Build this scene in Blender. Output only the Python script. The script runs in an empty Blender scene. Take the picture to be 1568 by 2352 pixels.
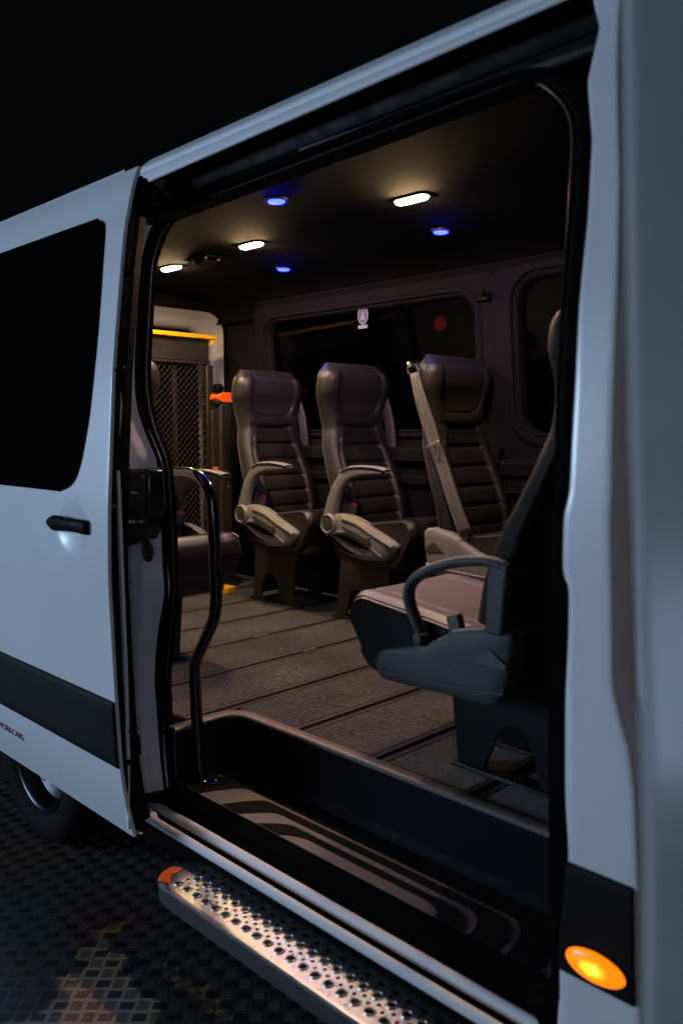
import bpy, math, random
import numpy as np
from mathutils import Vector, Matrix
random.seed(7)
C = bpy.context.scene.collection
S = bpy.context.scene
# ------------------------------------------------------------------ camera
# The camera is solved from the photograph's vanishing points (f = 1900 px in a
# 1568 x 2352 frame).  World: +x = front of the van, +y = into the van, z = up.
F_PX, CX, CY = 1900.0, 784.0, 1176.0
CAM = np.array([0.0, 0.0, 1.60])
_ax = np.array([-1130 - CX, 988 - CY, F_PX]); _dy = 988 - CY
_ay = np.array([-(F_PX**2 + _ax[1]*_dy)/_ax[0], _dy, F_PX])
_mx = -_ax/np.linalg.norm(_ax); _my = _ay/np.linalg.norm(_ay); _mz = np.cross(_mx, _my)
ROT = np.array([_mx, _my, _mz])                       # world = ROT @ camera(x right, y down, z forward)
cam_d = bpy.data.cameras.new('camera'); cam = bpy.data.objects.new('camera', cam_d); C.objects.link(cam)
cam_d.sensor_fit = 'HORIZONTAL'; cam_d.sensor_width = 24.0; cam_d.lens = F_PX/1568*24.0
cam_d.clip_start = 0.05; cam_d.clip_end = 400
B = np.eye(4); B[:3, 0] = ROT[:, 0]; B[:3, 1] = -ROT[:, 1]; B[:3, 2] = -ROT[:, 2]; B[:3, 3] = CAM
cam.matrix_world = Matrix(B.tolist())
cam_d.dof.use_dof = True; cam_d.dof.focus_distance = 3.3; cam_d.dof.aperture_fstop = 2.8
S.camera = cam
# ------------------------------------------------------------------ world, lamps of the hall, exposure
w = bpy.data.worlds.new('World'); S.world = w; w.use_nodes = True
w.node_tree.nodes['Background'].inputs[0].default_value = (0.5, 0.7, 1.0, 1)
w.node_tree.nodes['Background'].inputs[1].default_value = 0.0022
S.view_settings.view_transform = 'Standard'; S.view_settings.look = 'None'
S.view_settings.exposure = 0.0; S.view_settings.gamma = 1.0
def area_lamp(name, loc, target, size, size_y, power, col):
    d = bpy.data.lights.new(name, 'AREA'); d.shape = 'RECTANGLE'; d.size = size; d.size_y = size_y
    d.energy = power; d.color = col
    o = bpy.data.objects.new(name, d); C.objects.link(o); o.location = loc
    o.rotation_euler = (Vector(target) - Vector(loc)).to_track_quat('-Z', 'Y').to_euler()
    return o
area_lamp('hall_lamp', (-6.6, -4.6, 2.3), (-1.5, 1.3, 1.3), 3.6, 1.6, 325, (0.50, 0.70, 1.0))
area_lamp('hall_fill_lamp', (6.0, -3.6, 2.6), (-1.6, 1.3, 1.2), 2.4, 1.8, 52, (0.50, 0.70, 1.0))

# ------------------------------------------------------------------ pixel -> place helpers
def ray(p): return ROT @ np.array([p[0]-CX, p[1]-CY, F_PX])
def on(p, axis, v):
    d = ray(p); return CAM + d*((v - CAM[axis])/d[axis])
def on_surf(p, fy):                                    # meets the curved side y = fy(z)
    y = 1.27
    for _ in range(12):
        q = on(p, 1, y); y = fy(q[2])
    return on(p, 1, y)
def interp(tab):
    a = sorted(tab); zs = [t[0] for t in a]; ys = [t[1] for t in a]
    zz = np.linspace(zs[0]-.3, zs[-1]+.3, 400); yy = np.interp(zz, zs, ys)
    k = np.hanning(31); k /= k.sum(); yp = np.pad(yy, 15, mode='edge'); ysm = np.convolve(yp, k, 'valid')
    return lambda z: float(np.interp(z, zz, ysm))
YS = interp([(.40,1.300),(.6,1.288),(.825,1.276),(.95,1.270),(1.15,1.264),(1.4,1.263),(1.6,1.270),(1.81,1.284),(2.08,1.318),(2.2,1.337),(2.35,1.375),(2.45,1.42)])
YD = interp([(.40,1.186),(.451,1.172),(.556,1.148),(.66,1.134),(.88,1.124),(1.2,1.114),(1.39,1.119),(1.76,1.144),(2.08,1.182),(2.22,1.205),(2.31,1.233),(2.4,1.27)])

# ------------------------------------------------------------------ materials
def nt(m): m.use_nodes = True; return m.node_tree.nodes, m.node_tree.links
def mat(name, col, rough=.5, metal=0., spec=.5, coat=0., noise=None, bump=None, sheen=0., var=0.):
    """principled; noise=(scale, amount) varies roughness; bump=(scale, strength); var = colour mottling"""
    m = bpy.data.materials.new(name); N, L = nt(m); b = N['Principled BSDF']
    b.inputs['Base Color'].default_value = (*col, 1); b.inputs['Roughness'].default_value = rough
    b.inputs['Metallic'].default_value = metal; b.inputs['Specular IOR Level'].default_value = spec
    b.inputs['Coat Weight'].default_value = coat; b.inputs['Coat Roughness'].default_value = .16
    b.inputs['Sheen Weight'].default_value = sheen
    tc = N.new('ShaderNodeTexCoord')
    if noise:
        n = N.new('ShaderNodeTexNoise'); n.inputs['Scale'].default_value = noise[0]; n.inputs['Detail'].default_value = 6
        r = N.new('ShaderNodeMapRange'); r.inputs[3].default_value = rough-noise[1]; r.inputs[4].default_value = rough+noise[1]
        r.inputs[1].default_value = .3; r.inputs[2].default_value = .7
        L.new(tc.outputs['Object'], n.inputs['Vector']); L.new(n.outputs['Fac'], r.inputs[0]); L.new(r.outputs[0], b.inputs['Roughness'])
    if var:
        n = N.new('ShaderNodeTexNoise'); n.inputs['Scale'].default_value = 14; n.inputs['Detail'].default_value = 8
        mx = N.new('ShaderNodeMix'); mx.data_type = 'RGBA'
        mx.inputs[6].default_value = (*[c*(1-var) for c in col], 1); mx.inputs[7].default_value = (*[min(1, c*(1+var)) for c in col], 1)
        L.new(tc.outputs['Object'], n.inputs['Vector']); L.new(n.outputs['Fac'], mx.inputs[0]); L.new(mx.outputs[2], b.inputs['Base Color'])
    if bump:
        n = N.new('ShaderNodeTexNoise'); n.inputs['Scale'].default_value = bump[0]; n.inputs['Detail'].default_value = 5
        bp = N.new('ShaderNodeBump'); bp.inputs['Strength'].default_value = bump[1]; bp.inputs['Distance'].default_value = .002
        L.new(tc.outputs['Object'], n.inputs['Vector']); L.new(n.outputs['Fac'], bp.inputs['Height']); L.new(bp.outputs[0], b.inputs['Normal'])
    return m
def emis(name, col, strength):
    m = bpy.data.materials.new(name); N, L = nt(m); b = N['Principled BSDF']
    b.inputs['Base Color'].default_value = (*[min(1, c) for c in col], 1)
    b.inputs['Emission Color'].default_value = (*col, 1); b.inputs['Emission Strength'].default_value = strength
    b.inputs['Roughness'].default_value = .4
    return m
M = {}
M['paint'] = mat('white_paint', (.74,.76,.77), .32, coat=.8, bump=(900,.03), noise=(6,.05))
M['paint_in'] = mat('grey_inner_paint', (.62,.60,.62), .42, coat=.2, noise=(9,.08), bump=(240,.05), var=.1)
M['frame_paint'] = mat('rear_frame_paint', (.38,.375,.38), .38, noise=(9,.08))
M['rubber'] = mat('black_rubber', (.003,.003,.0035), .95, spec=.02, noise=(30,.1), bump=(400,.1))
M['black'] = mat('black_plastic', (.0035,.0035,.004), .5, spec=.06, noise=(20,.1), bump=(500,.1))
M['mould'] = mat('charcoal_moulding', (.005,.0055,.0065), .6, spec=.18, noise=(40,.05), bump=(1200,.35))
M['glass'] = mat('privacy_glass', (.002,.002,.0025), .06, spec=.25)
M['gloss'] = mat('gloss_black_tube', (.006,.006,.008), .16, coat=.6, noise=(12,.05), bump=(160,.05))
M['leather'] = mat('dark_leather', (.016,.0138,.0138), .43, spec=.4, noise=(25,.08), bump=(420,.35), var=.15)
M['leather_pad'] = mat('dark_purple_black_leather', (.020,.017,.020), .5, noise=(25,.08), bump=(420,.35), var=.15)
M['leather_lit'] = mat('lit_cushion_leather', (.18,.148,.142), .42, spec=.5, noise=(25,.07), bump=(380,.3), var=.1)  # paler copy for the near cushion top, lamp light put into its colour
M['leather_shaded'] = mat('shaded_seat_leather', (.010,.0105,.012), .6, spec=.1, noise=(25,.08), bump=(420,.35), var=.15)  # darker copy of the seat leather, near seat's shade put into its colour
M['paint_sill'] = mat('white_sill_paint', (.70,.72,.73), .5, spec=.3, noise=(8,.05))
M['bar'] = mat('worn_tread_bar', (.10,.108,.108), .32, metal=.6, noise=(30,.1), var=.3)
M['piping'] = mat('piping_leather', (.06,.052,.048), .4)
M['plastic'] = mat('grey_seat_plastic', (.175,.172,.172), .5, noise=(30,.06), bump=(900,.2), var=.05)
M['plastic_dark'] = mat('dark_seat_plastic', (.045,.042,.038), .5, bump=(800,.2))
M['plastic_slate'] = mat('slate_seat_plastic', (.042,.048,.051), .5, spec=.3, noise=(30,.06), bump=(900,.25), var=.06)
M['base'] = mat('black_seat_base', (.034,.028,.022), .5, spec=.3, noise=(18,.1), bump=(300,.1))
M['headliner'] = mat('charcoal_headliner', (.0058,.0052,.0045), .95, spec=.03, bump=(700,.3), var=.1)
M['trim'] = mat('dark_trim_panel', (.011,.010,.0125), .6, spec=.03, noise=(25,.06), bump=(900,.3), var=.06)
M['metal'] = mat('brushed_aluminium', (.55,.54,.52), .34, metal=1., noise=(40,.1), bump=(200,.08))
M['metal_dark'] = mat('dark_metal_rail', (.045,.042,.04), .42, metal=.6, noise=(40,.1))
M['track'] = mat('bronze_floor_track', (.055,.046,.044), .40, spec=.4, noise=(40,.1), var=.2)
M['chrome'] = mat('bright_bolt_metal', (.75,.75,.75), .2, metal=1.)
M['lift'] = mat('lift_dark_steel', (.030,.026,.023), .45, metal=.3, noise=(20,.1), bump=(60,.08), var=.15)
M['mesh'] = mat('lift_mesh_steel', (.055,.046,.04), .45, metal=.4)
M['yellow'] = mat('safety_yellow', (.75,.42,.01), .4, noise=(20,.1))
M['orange'] = mat('orange_plastic', (.95,.13,.01), .4)
M['red'] = mat('red_button', (.8,.02,.01), .35)
M['tread'] = mat('brown_step_tread', (.105,.085,.08), .42, noise=(60,.08), bump=(900,.25), var=.06)
M['grip'] = mat('black_grip_inlay', (.010,.009,.009), .9, spec=.1, bump=(1500,1.))
M['riser'] = mat('navy_black_riser', (.005,.006,.008), .6, spec=.07, noise=(30,.08), bump=(700,.2))
M['edge_trim'] = mat('step_edge_trim', (.17,.138,.13), .45, noise=(30,.08))
M['belt'] = mat('grey_belt_webbing', (.075,.073,.072), .6, bump=(900,.4), sheen=.2)
M['tyre'] = mat('tyre_rubber', (.005,.005,.005), .8, spec=.15, bump=(80,.2))
M['rim'] = mat('wheel_rim', (.05,.052,.055), .3, metal=1.)
M['label_white'] = mat('label_white', (.75,.74,.7), .5)
M['label_red'] = mat('lettering_red', (.16,.008,.01), .5)
M['sticker'] = mat('sticker_blue', (.035,.04,.13), .5)
M['sticker_w'] = mat('sticker_white', (.20,.20,.27), .5)
M['sidestep'] = mat('side_step_aluminium', (.50,.485,.46), .32, metal=1., noise=(70,.06), bump=(300,.04))
M['sidestep_dark'] = mat('side_step_skirt', (.07,.07,.07), .5, metal=.4, noise=(30,.1))
M['warm'] = emis('warm_lamp', (1.0, .66, .33), 950)
M['blue'] = emis('blue_lamp', (.0009, .0014, 1.0), 320)
M['redlamp'] = emis('red_lamp', (1., .08, .02), .55)

def carpet_mat():
    m = bpy.data.materials.new('ribbed_carpet'); N, L = nt(m); b = N['Principled BSDF']
    b.inputs['Roughness'].default_value = .95; b.inputs['Specular IOR Level'].default_value = .15; b.inputs['Sheen Weight'].default_value = .25
    tc = N.new('ShaderNodeTexCoord'); wv = N.new('ShaderNodeTexWave'); wv.bands_direction = 'Y'
    wv.inputs['Scale'].default_value = 17; wv.inputs['Distortion'].default_value = 4.0; wv.inputs['Detail'].default_value = 3; wv.inputs['Detail Scale'].default_value = 6
    n = N.new('ShaderNodeTexNoise'); n.inputs['Scale'].default_value = 62; n.inputs['Detail'].default_value = 7; n.inputs['Roughness'].default_value = .85
    n2 = N.new('ShaderNodeTexNoise'); n2.inputs['Scale'].default_value = 5; n2.inputs['Detail'].default_value = 5
    mu = N.new('ShaderNodeMath'); mu.operation = 'MULTIPLY'
    r = N.new('ShaderNodeValToRGB'); e = r.color_ramp.elements
    e[0].position = .225; e[0].color = (.004,.0036,.0036,1); e[1].position = .41; e[1].color = (.155,.138,.136,1)
    for k in (wv, n, n2): L.new(tc.outputs['Object'], k.inputs['Vector'])
    ad = N.new('ShaderNodeMath'); ad.operation = 'MULTIPLY_ADD'; ad.inputs[1].default_value = .18; ad.inputs[2].default_value = .46
    L.new(wv.outputs['Fac'], ad.inputs[0]); L.new(ad.outputs[0], mu.inputs[0]); L.new(n.outputs['Fac'], mu.inputs[1])
    mp = N.new('ShaderNodeMath'); mp.operation = 'MULTIPLY_ADD'; mp.inputs[1].default_value = .5; mp.inputs[2].default_value = .75
    mu2 = N.new('ShaderNodeMath'); mu2.operation = 'MULTIPLY'
    L.new(n2.outputs['Fac'], mp.inputs[0]); L.new(mp.outputs[0], mu2.inputs[0]); L.new(mu.outputs[0], mu2.inputs[1])
    L.new(mu2.outputs[0], r.inputs[0]); L.new(r.outputs[0], b.inputs['Base Color'])
    bp = N.new('ShaderNodeBump'); bp.inputs['Strength'].default_value = .8; bp.inputs['Distance'].default_value = .004
    L.new(mu.outputs[0], bp.inputs['Height']); L.new(bp.outputs[0], b.inputs['Normal'])
    return m
M['carpet'] = carpet_mat()

def window_glass():
    m = bpy.data.materials.new('tinted_window'); N, L = nt(m)
    out = N['Material Output']; N.remove(N['Principled BSDF'])
    t = N.new('ShaderNodeBsdfTransparent'); t.inputs[0].default_value = (.25,.25,.27,1)
    g = N.new('ShaderNodeBsdfGlossy'); g.inputs['Roughness'].default_value = .03; g.inputs['Color'].default_value = (.35,.35,.4,1)
    fr = N.new('ShaderNodeFresnel'); fr.inputs[0].default_value = 1.3
    mx = N.new('ShaderNodeMixShader'); L.new(fr.outputs[0], mx.inputs[0]); L.new(t.outputs[0], mx.inputs[1]); L.new(g.outputs[0], mx.inputs[2])
    L.new(mx.outputs[0], out.inputs[0]); return m
M['window'] = window_glass()

def amber_mat():
    m = bpy.data.materials.new('amber_lamp'); N, L = nt(m); b = N['Principled BSDF']
    tc = N.new('ShaderNodeTexCoord'); v = N.new('ShaderNodeTexVoronoi'); v.inputs['Scale'].default_value = 95; v.feature = 'SMOOTH_F1'
    sp = N.new('ShaderNodeVectorMath'); sp.operation = 'LENGTH'
    mp = N.new('ShaderNodeMapping'); mp.inputs['Scale'].default_value = (26, 0, 44)
    L.new(tc.outputs['Object'], mp.inputs[0]); L.new(mp.outputs[0], sp.inputs[0]); L.new(tc.outputs['Object'], v.inputs['Vector'])
    r = N.new('ShaderNodeMapRange'); r.inputs[1].default_value = .75; r.inputs[2].default_value = 0; r.inputs[3].default_value = 0; r.inputs[4].default_value = 1
    L.new(sp.outputs['Value'], r.inputs[0])
    r2 = N.new('ShaderNodeMapRange'); r2.inputs[1].default_value = .6; r2.inputs[2].default_value = .0; r2.inputs[3].default_value = .35; r2.inputs[4].default_value = 1
    L.new(v.outputs['Distance'], r2.inputs[0])
    mu = N.new('ShaderNodeMath'); mu.operation = 'MULTIPLY'; L.new(r.outputs[0], mu.inputs[0]); L.new(r2.outputs[0], mu.inputs[1])
    cr = N.new('ShaderNodeMix'); cr.data_type = 'RGBA'; cr.inputs[6].default_value = (1.,.22,.004,1); cr.inputs[7].default_value = (1.,.50,.05,1)
    L.new(mu.outputs[0], cr.inputs[0]); L.new(cr.outputs[2], b.inputs['Emission Color'])
    st = N.new('ShaderNodeMath'); st.operation = 'MULTIPLY_ADD'; st.inputs[1].default_value = 9.0; st.inputs[2].default_value = 1.3
    L.new(mu.outputs[0], st.inputs[0]); L.new(st.outputs[0], b.inputs['Emission Strength'])
    b.inputs['Base Color'].default_value = (.6,.12,.0,1); b.inputs['Roughness'].default_value = .2
    return m
M['amber'] = amber_mat()

def ground_mat():
    """near-black show floor printed with big soft-coloured shapes (flat print) that run under the raised bars"""
    m = bpy.data.materials.new('printed_show_floor'); N, L = nt(m); b = N['Principled BSDF']
    tc = N.new('ShaderNodeTexCoord'); nz = N.new('ShaderNodeTexNoise'); nz.inputs['Scale'].default_value = 3.2; nz.inputs['Detail'].default_value = 4
    L.new(tc.outputs['Object'], nz.inputs['Vector'])
    off = N.new('ShaderNodeVectorMath'); off.operation = 'MULTIPLY_ADD'; off.inputs[1].default_value = (.42,.42,0); off.inputs[2].default_value = (-.21,-.21,0)
    L.new(nz.outputs['Color'], off.inputs[0])
    ad = N.new('ShaderNodeVectorMath'); ad.operation = 'ADD'; L.new(tc.outputs['Object'], ad.inputs[0]); L.new(off.outputs[0], ad.inputs[1])
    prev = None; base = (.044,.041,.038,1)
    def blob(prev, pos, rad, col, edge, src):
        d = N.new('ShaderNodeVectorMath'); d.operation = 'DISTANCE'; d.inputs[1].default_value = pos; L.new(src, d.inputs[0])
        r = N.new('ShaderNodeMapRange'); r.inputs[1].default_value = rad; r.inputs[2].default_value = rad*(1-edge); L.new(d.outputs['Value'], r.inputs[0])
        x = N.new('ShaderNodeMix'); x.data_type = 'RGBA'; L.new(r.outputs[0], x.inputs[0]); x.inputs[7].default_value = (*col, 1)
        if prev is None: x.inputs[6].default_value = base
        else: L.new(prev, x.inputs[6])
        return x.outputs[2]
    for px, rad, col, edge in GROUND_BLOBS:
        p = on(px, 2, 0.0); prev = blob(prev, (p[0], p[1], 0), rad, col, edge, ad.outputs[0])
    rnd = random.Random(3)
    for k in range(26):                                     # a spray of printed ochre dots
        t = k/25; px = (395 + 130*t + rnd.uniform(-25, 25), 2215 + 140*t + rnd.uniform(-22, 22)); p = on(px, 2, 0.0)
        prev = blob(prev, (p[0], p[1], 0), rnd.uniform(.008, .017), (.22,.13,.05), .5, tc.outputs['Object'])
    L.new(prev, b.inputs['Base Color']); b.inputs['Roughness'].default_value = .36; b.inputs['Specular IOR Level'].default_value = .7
    return m
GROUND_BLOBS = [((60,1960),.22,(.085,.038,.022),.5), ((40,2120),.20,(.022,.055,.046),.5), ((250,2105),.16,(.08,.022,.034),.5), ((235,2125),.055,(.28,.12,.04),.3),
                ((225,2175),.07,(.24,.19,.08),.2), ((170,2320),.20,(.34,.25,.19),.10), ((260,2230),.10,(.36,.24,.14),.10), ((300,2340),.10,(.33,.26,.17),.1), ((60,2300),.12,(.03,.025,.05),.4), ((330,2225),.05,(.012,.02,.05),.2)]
M['ground'] = ground_mat()

# ------------------------------------------------------------------ mesh helpers
class MB:
    def __init__(s): s.v = []; s.f = []
    def add(s, vs, fs):
        o = len(s.v); s.v += [tuple(map(float, q)) for q in vs]; s.f += [tuple(i+o for i in f) for f in fs]; return s
    def grid(s, rows, closed_u=False, closed_v=False, flip=False):
        """rows: list of equally long point lists"""
        n = len(rows[0]); m = len(rows); vs = [p for r in rows for p in r]; fs = []
        for i in range(m if closed_v else m-1):
            for j in range(n if closed_u else n-1):
                a = i*n+j; b_ = i*n+(j+1) % n; c_ = ((i+1) % m)*n+(j+1) % n; d = ((i+1) % m)*n+j
                fs.append((a, d, c_, b_) if flip else (a, b_, c_, d))
        return s.add(vs, fs)
    def box(s, c, d, rz=0., ry=0.):
        x, y, z = [k/2 for k in d]; m = Matrix.Translation(c) @ Matrix.Rotation(rz, 4, 'Z') @ Matrix.Rotation(ry, 4, 'Y')
        vs = [m @ Vector(p) for p in ((-x,-y,-z),(x,-y,-z),(x,y,-z),(-x,y,-z),(-x,-y,z),(x,-y,z),(x,y,z),(-x,y,z))]
        return s.add(vs, [(0,3,2,1),(4,5,6,7),(0,1,5,4),(1,2,6,5),(2,3,7,6),(3,0,4,7)])
    def box2(s, a, b): return s.box([(p+q)/2 for p, q in zip(a, b)], [abs(q-p) for p, q in zip(a, b)])
    def tube(s, path, r, n=12, cap=True):
        P = [Vector(p) for p in path]; R = r if hasattr(r, '__len__') else [r]*len(P); rows = []
        up = None
        for i, p in enumerate(P):
            t = (P[min(i+1, len(P)-1)] - P[max(i-1, 0)]).normalized()
            if up is None: up = t.orthogonal().normalized()
            up = (up - t*up.dot(t)).normalized(); si = t.cross(up)
            rows.append([p + (up*math.cos(a) + si*math.sin(a))*R[i] for a in [2*math.pi*k/n for k in range(n)]])
        o = len(s.v); s.grid(rows, closed_u=True)
        if cap: s.f.append(tuple(o+k for k in reversed(range(n)))); s.f.append(tuple(o+(len(P)-1)*n+k for k in range(n)))
        return s
    def prism(s, poly, axis, a, b):
        """poly: 2-D outline in the two other axes; extruded along axis from a to b"""
        def pt(q, h):
            r = list(q); r.insert(axis, h); return r
        n = len(poly); vs = [pt(q, a) for q in poly] + [pt(q, b) for q in poly]
        fs = [tuple(reversed(range(n))), tuple(range(n, 2*n))] + [(i, (i+1) % n, n+(i+1) % n, n+i) for i in range(n)]
        return s.add(vs, fs)
    def sheet(s, pts, off):
        """solid slab: outline pts (3-D) and the same outline shifted by off"""
        n = len(pts); o = Vector(off); vs = list(map(Vector, pts)); vs = vs + [q+o for q in vs]
        return s.add(vs, [tuple(reversed(range(n))), tuple(range(n, 2*n))] + [(i, (i+1) % n, n+(i+1) % n, n+i) for i in range(n)])
    def lathe(s, prof, axis, c, n=24):
        """prof: (radius, height along axis)"""
        rows = []
        for r, h in prof:
            row = []
            for k in range(n):
                a = 2*math.pi*k/n; q = [r*math.cos(a), r*math.sin(a)]; q.insert(axis, h); row.append([q[i]+c[i] for i in range(3)])
            rows.append(row)
        return s.grid(rows, closed_u=True)
    def mesh(s, name, smooth=40):
        me = bpy.data.meshes.new(name); me.from_pydata(s.v, [], s.f); me.validate(); me.update()
        import bmesh
        bm = bmesh.new(); bm.from_mesh(me); bmesh.ops.recalc_face_normals(bm, faces=bm.faces); bm.to_mesh(me); bm.free()
        if smooth:
            for p in me.polygons: p.use_smooth = True
            me.set_sharp_from_angle(angle=math.radians(smooth))
        return me
def obj(name, mb, m, parent=None, bevel=0., smooth=40, seg=2):
    me = mb.mesh(name, smooth) if isinstance(mb, MB) else mb
    if m and not me.materials: me.materials.append(M[m])
    o = bpy.data.objects.new(name, me); C.objects.link(o)
    if parent is not None:
        o.parent = parent
        if parent.get('world'):                      # parts written in world coordinates
            o.location = [-q for q in WORLD_OFF[parent.name]]
            WORLD_OFF[o.name] = (0,0,0); o['world'] = 1
    if bevel:
        bv = o.modifiers.new('bevel', 'BEVEL'); bv.width = bevel; bv.segments = seg; bv.limit_method = 'ANGLE'; bv.angle_limit = math.radians(35)
        bv.harden_normals = False
    return o
WORLD_OFF = {}
def thing(name, label, cat, loc=(0,0,0), rz=0., group=None, world=False):
    o = bpy.data.objects.new(name, None); C.objects.link(o); o.location = loc; o.rotation_euler[2] = rz
    o['label'] = label; o['category'] = cat; o.empty_display_size = .1
    if group: o['group'] = group
    if world: o['world'] = 1; WORLD_OFF[o.name] = tuple(loc)
    return o
def tag(o, label, cat, group=None, kind=None):
    if label: o['label'] = label
    if cat: o['category'] = cat
    if group: o['group'] = group
    if kind: o['kind'] = kind
    return o
def smooth_path(pts, n=8, closed=False):
    """Catmull-Rom"""
    P = [np.array(p, float) for p in pts]; out = []
    m = len(P)
    for i in range(m if closed else m-1):
        p0 = P[(i-1) % m] if closed or i > 0 else P[0]; p1 = P[i]; p2 = P[(i+1) % m]; p3 = P[(i+2) % m] if closed or i+2 < m else P[-1]
        for k in range(n):
            t = k/n; out.append(.5*((2*p1)+(-p0+p2)*t+(2*p0-5*p1+4*p2-p3)*t*t+(-p0+3*p1-3*p2+p3)*t**3))
    if not closed: out.append(P[-1])
    return out
def rrect(a0, a1, b0, b1, r, n=6):
    """rounded rectangle outline, counter-clockwise; n points per corner"""
    pts = []
    for cx, cy, s in ((a1-r, b1-r, 0), (a0+r, b1-r, 90), (a0+r, b0+r, 180), (a1-r, b0+r, 270)):
        for k in range(n+1):
            a = math.radians(s+90*k/n); pts.append((cx+r*math.cos(a), cy+r*math.sin(a)))
    return pts

# ================================================================== GROUND
g = MB(); g.add([(-60,-60,0),(60,-60,0),(60,60,0),(-60,60,0)], [(0,1,2,3)])
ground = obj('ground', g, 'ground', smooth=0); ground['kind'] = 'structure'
tb = MB(); PITCH = .046; c45 = math.sqrt(.5)
for i in range(-80, 50):
    for j in range(-80, 80):
        a, b = i*PITCH, j*PITCH; cx, cy = (a-b)*c45, (a+b)*c45
        if not (-4.4 < cx < -.45 and .15 < cy < 2.1): continue
        for k in range(5):
            o = (k-2)*.0076; h = .0018; l, wd = .0155, .0016
            q = [(-l,-wd,0.0),(l,-wd,0.0),(l,wd,0.0),(-l,wd,0.0),(-l+.002,-wd*.45,h),(l-.002,-wd*.45,h),(l-.002,wd*.45,h),(-l+.002,wd*.45,h)]
            if (i+j) % 2: q = [(x, y+o, z) for x, y, z in q]
            else: q = [(-y+o, x, z) for x, y, z in q]
            tb.add([(cx+(x-y)*c45, cy+(x+y)*c45, z) for x, y, z in q], [(4,5,6,7),(0,1,5,4),(1,2,6,5),(2,3,7,6),(3,0,4,7)])
tr = obj('tread_plate_bars', tb, 'bar', smooth=0); tag(tr, 'rows of short raised tread bars across the dark show floor', 'floor pattern', kind='stuff')

# ================================================================== VAN
van = thing('passenger_van', 'white passenger van with its sliding side door open and cabin lights on', 'van', (-2.4, 2.28, 0), world=True)
def vp(name, mb, m, **k): return obj(name, mb, m, van, **k)

# ---- B pillar skin (between the sliding-door opening and the front-door aperture)
edgeL = [(1360,0),(1375,62),(1347,186),(1357,320),(1347,500),(1327,700),(1317,900),(1305,1125),(1292,1186),(1290,1250),(1290,1316),(1303,1351),(1302,1456),(1295,1626),(1295,1826),(1302,1976),(1290,2080),(1284,2180),(1282,2261),(1281,2300),(1278,2345)]
edgeR = [(1420,0),(1420,400),(1417,550),(1412,700),(1405,900),(1400,1150),(1397,1176),(1400,1376),(1402,1576),(1417,1646),(1440,1726),(1452,1826),(1460,2026),(1463,2200),(1466,2352)]
def edge_fn(px):
    q = [on_surf(p, YS) for p in px]; q.sort(key=lambda a: a[2]); zs = [a[2] for a in q]; xs = [a[0] for a in q]
    return lambda z: float(np.interp(z, zs, xs))
xL = edge_fn(edgeL); xR = edge_fn(edgeR)
rows = []; zl = list(np.linspace(.40, 2.42, 150))
for z in zl:
    a, b = xL(z), xR(z); y = YS(z); r = []
    r += [(a+.004, y+.075, z), (a-.001, y+.03, z), (a-.002, y+.008, z), (a+.001, y+.002, z)]
    r += [(a+(b-a)*t, y, z) for t in np.linspace(.06, .94, 9)]
    r += [(b+dx, y+dy, z) for dx, dy in ((0,.0008),(.004,.004),(.006,.012),(.007,.034),(.011,.042),(.018,.043),(.026,.037),(.034,.033),(.05,.036),(.08,.05),(.25,.09))]
    rows.append(r)
m_ = MB(); m_.grid(rows); vp('front_pillar', m_, 'paint', smooth=60)
# charcoal side moulding on the pillar + amber lamp
m_ = MB(); rows = []
zz = [.622,.624,.630,.645,.70,.76,.815,.830,.836,.838]; oo = [.000,.006,.009,.010,.010,.010,.010,.009,.006,.0]
for z, o in zip(zz, oo):
    a, b = xL(z)+.002, xR(z)-.004
    rows.append([(a, YS(z)+.003, z), (a+.002, YS(z)-o, z)] + [(a+(b-a)*t, YS(z)-o, z) for t in (.1,.3,.5,.7,.9)] + [(b-.002, YS(z)-o, z), (b, YS(z)+.003, z)])
m_.grid(rows); vp('side_moulding', m_, 'mould')
lamp_c = (-.645, YS(.668)-.010, .668)
lo = thing('side_indicator', 'lit oval amber indicator lamp on the charcoal moulding of the white pillar', 'indicator lamp', lamp_c)
e1 = MB(); ring = []
for k, (s, h) in enumerate(((1.08,.006),(1.08,-.001),(1.04,-.004),(1.0,-.004),(.985,.0))):
    ring.append([(.057*s*math.cos(a), h, .0285*s*math.sin(a)) for a in [2*math.pi*q/40 for q in range(40)]])
e1.grid(ring, closed_u=True); obj('bezel', e1, 'black', lo)
e1 = MB(); ring = []
for s, h in ((1.0,.0),(.98,-.005),(.9,-.0085),(.7,-.0115),(.4,-.0135),(.1,-.014),(.01,-.014)):
    ring.append([(.057*s*math.cos(a), h, .0285*s*math.sin(a)) for a in [2*math.pi*q/40 for q in range(40)]])
e1.grid(ring, closed_u=True); obj('lens', e1, 'amber', lo)
# ---- front door, swung open about 43 degrees
H = Vector((.62, 1.27, 0)); E_ = Vector((-.243, .50, 0)); u = (E_-H); Ld = u.length; u.normalize(); nrm = Vector((-u.y, u.x, 0))
if nrm.y > 0: nrm = -nrm
fe = [((1430,0)),((1438,500)),((1447,1000)),((1462,1450)),((1474,1750)),((1481,2000)),((1478,2352))]
def door_off():
    zs, os_ = [], []
    for p in fe:
        d = ray(p); d3 = Vector(d); # meet vertical plane through E_ spanned by nrm
        n2 = Vector((u.x, u.y, 0)); t = (n2.dot(E_) - n2.dot(Vector(CAM)))/n2.dot(d3); q = Vector(CAM)+d3*t
        zs.append(q.z); os_.append((q-E_).dot(nrm))
    a = sorted(zip(zs, os_)); return lambda z: float(np.interp(z, [k[0] for k in a], [k[1] for k in a]))
fo = door_off()
fd = vp('front_door', MB().add([(0,0,-50)]*0, []), None)
bpy.data.objects.remove(fd)
rows = []
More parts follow.
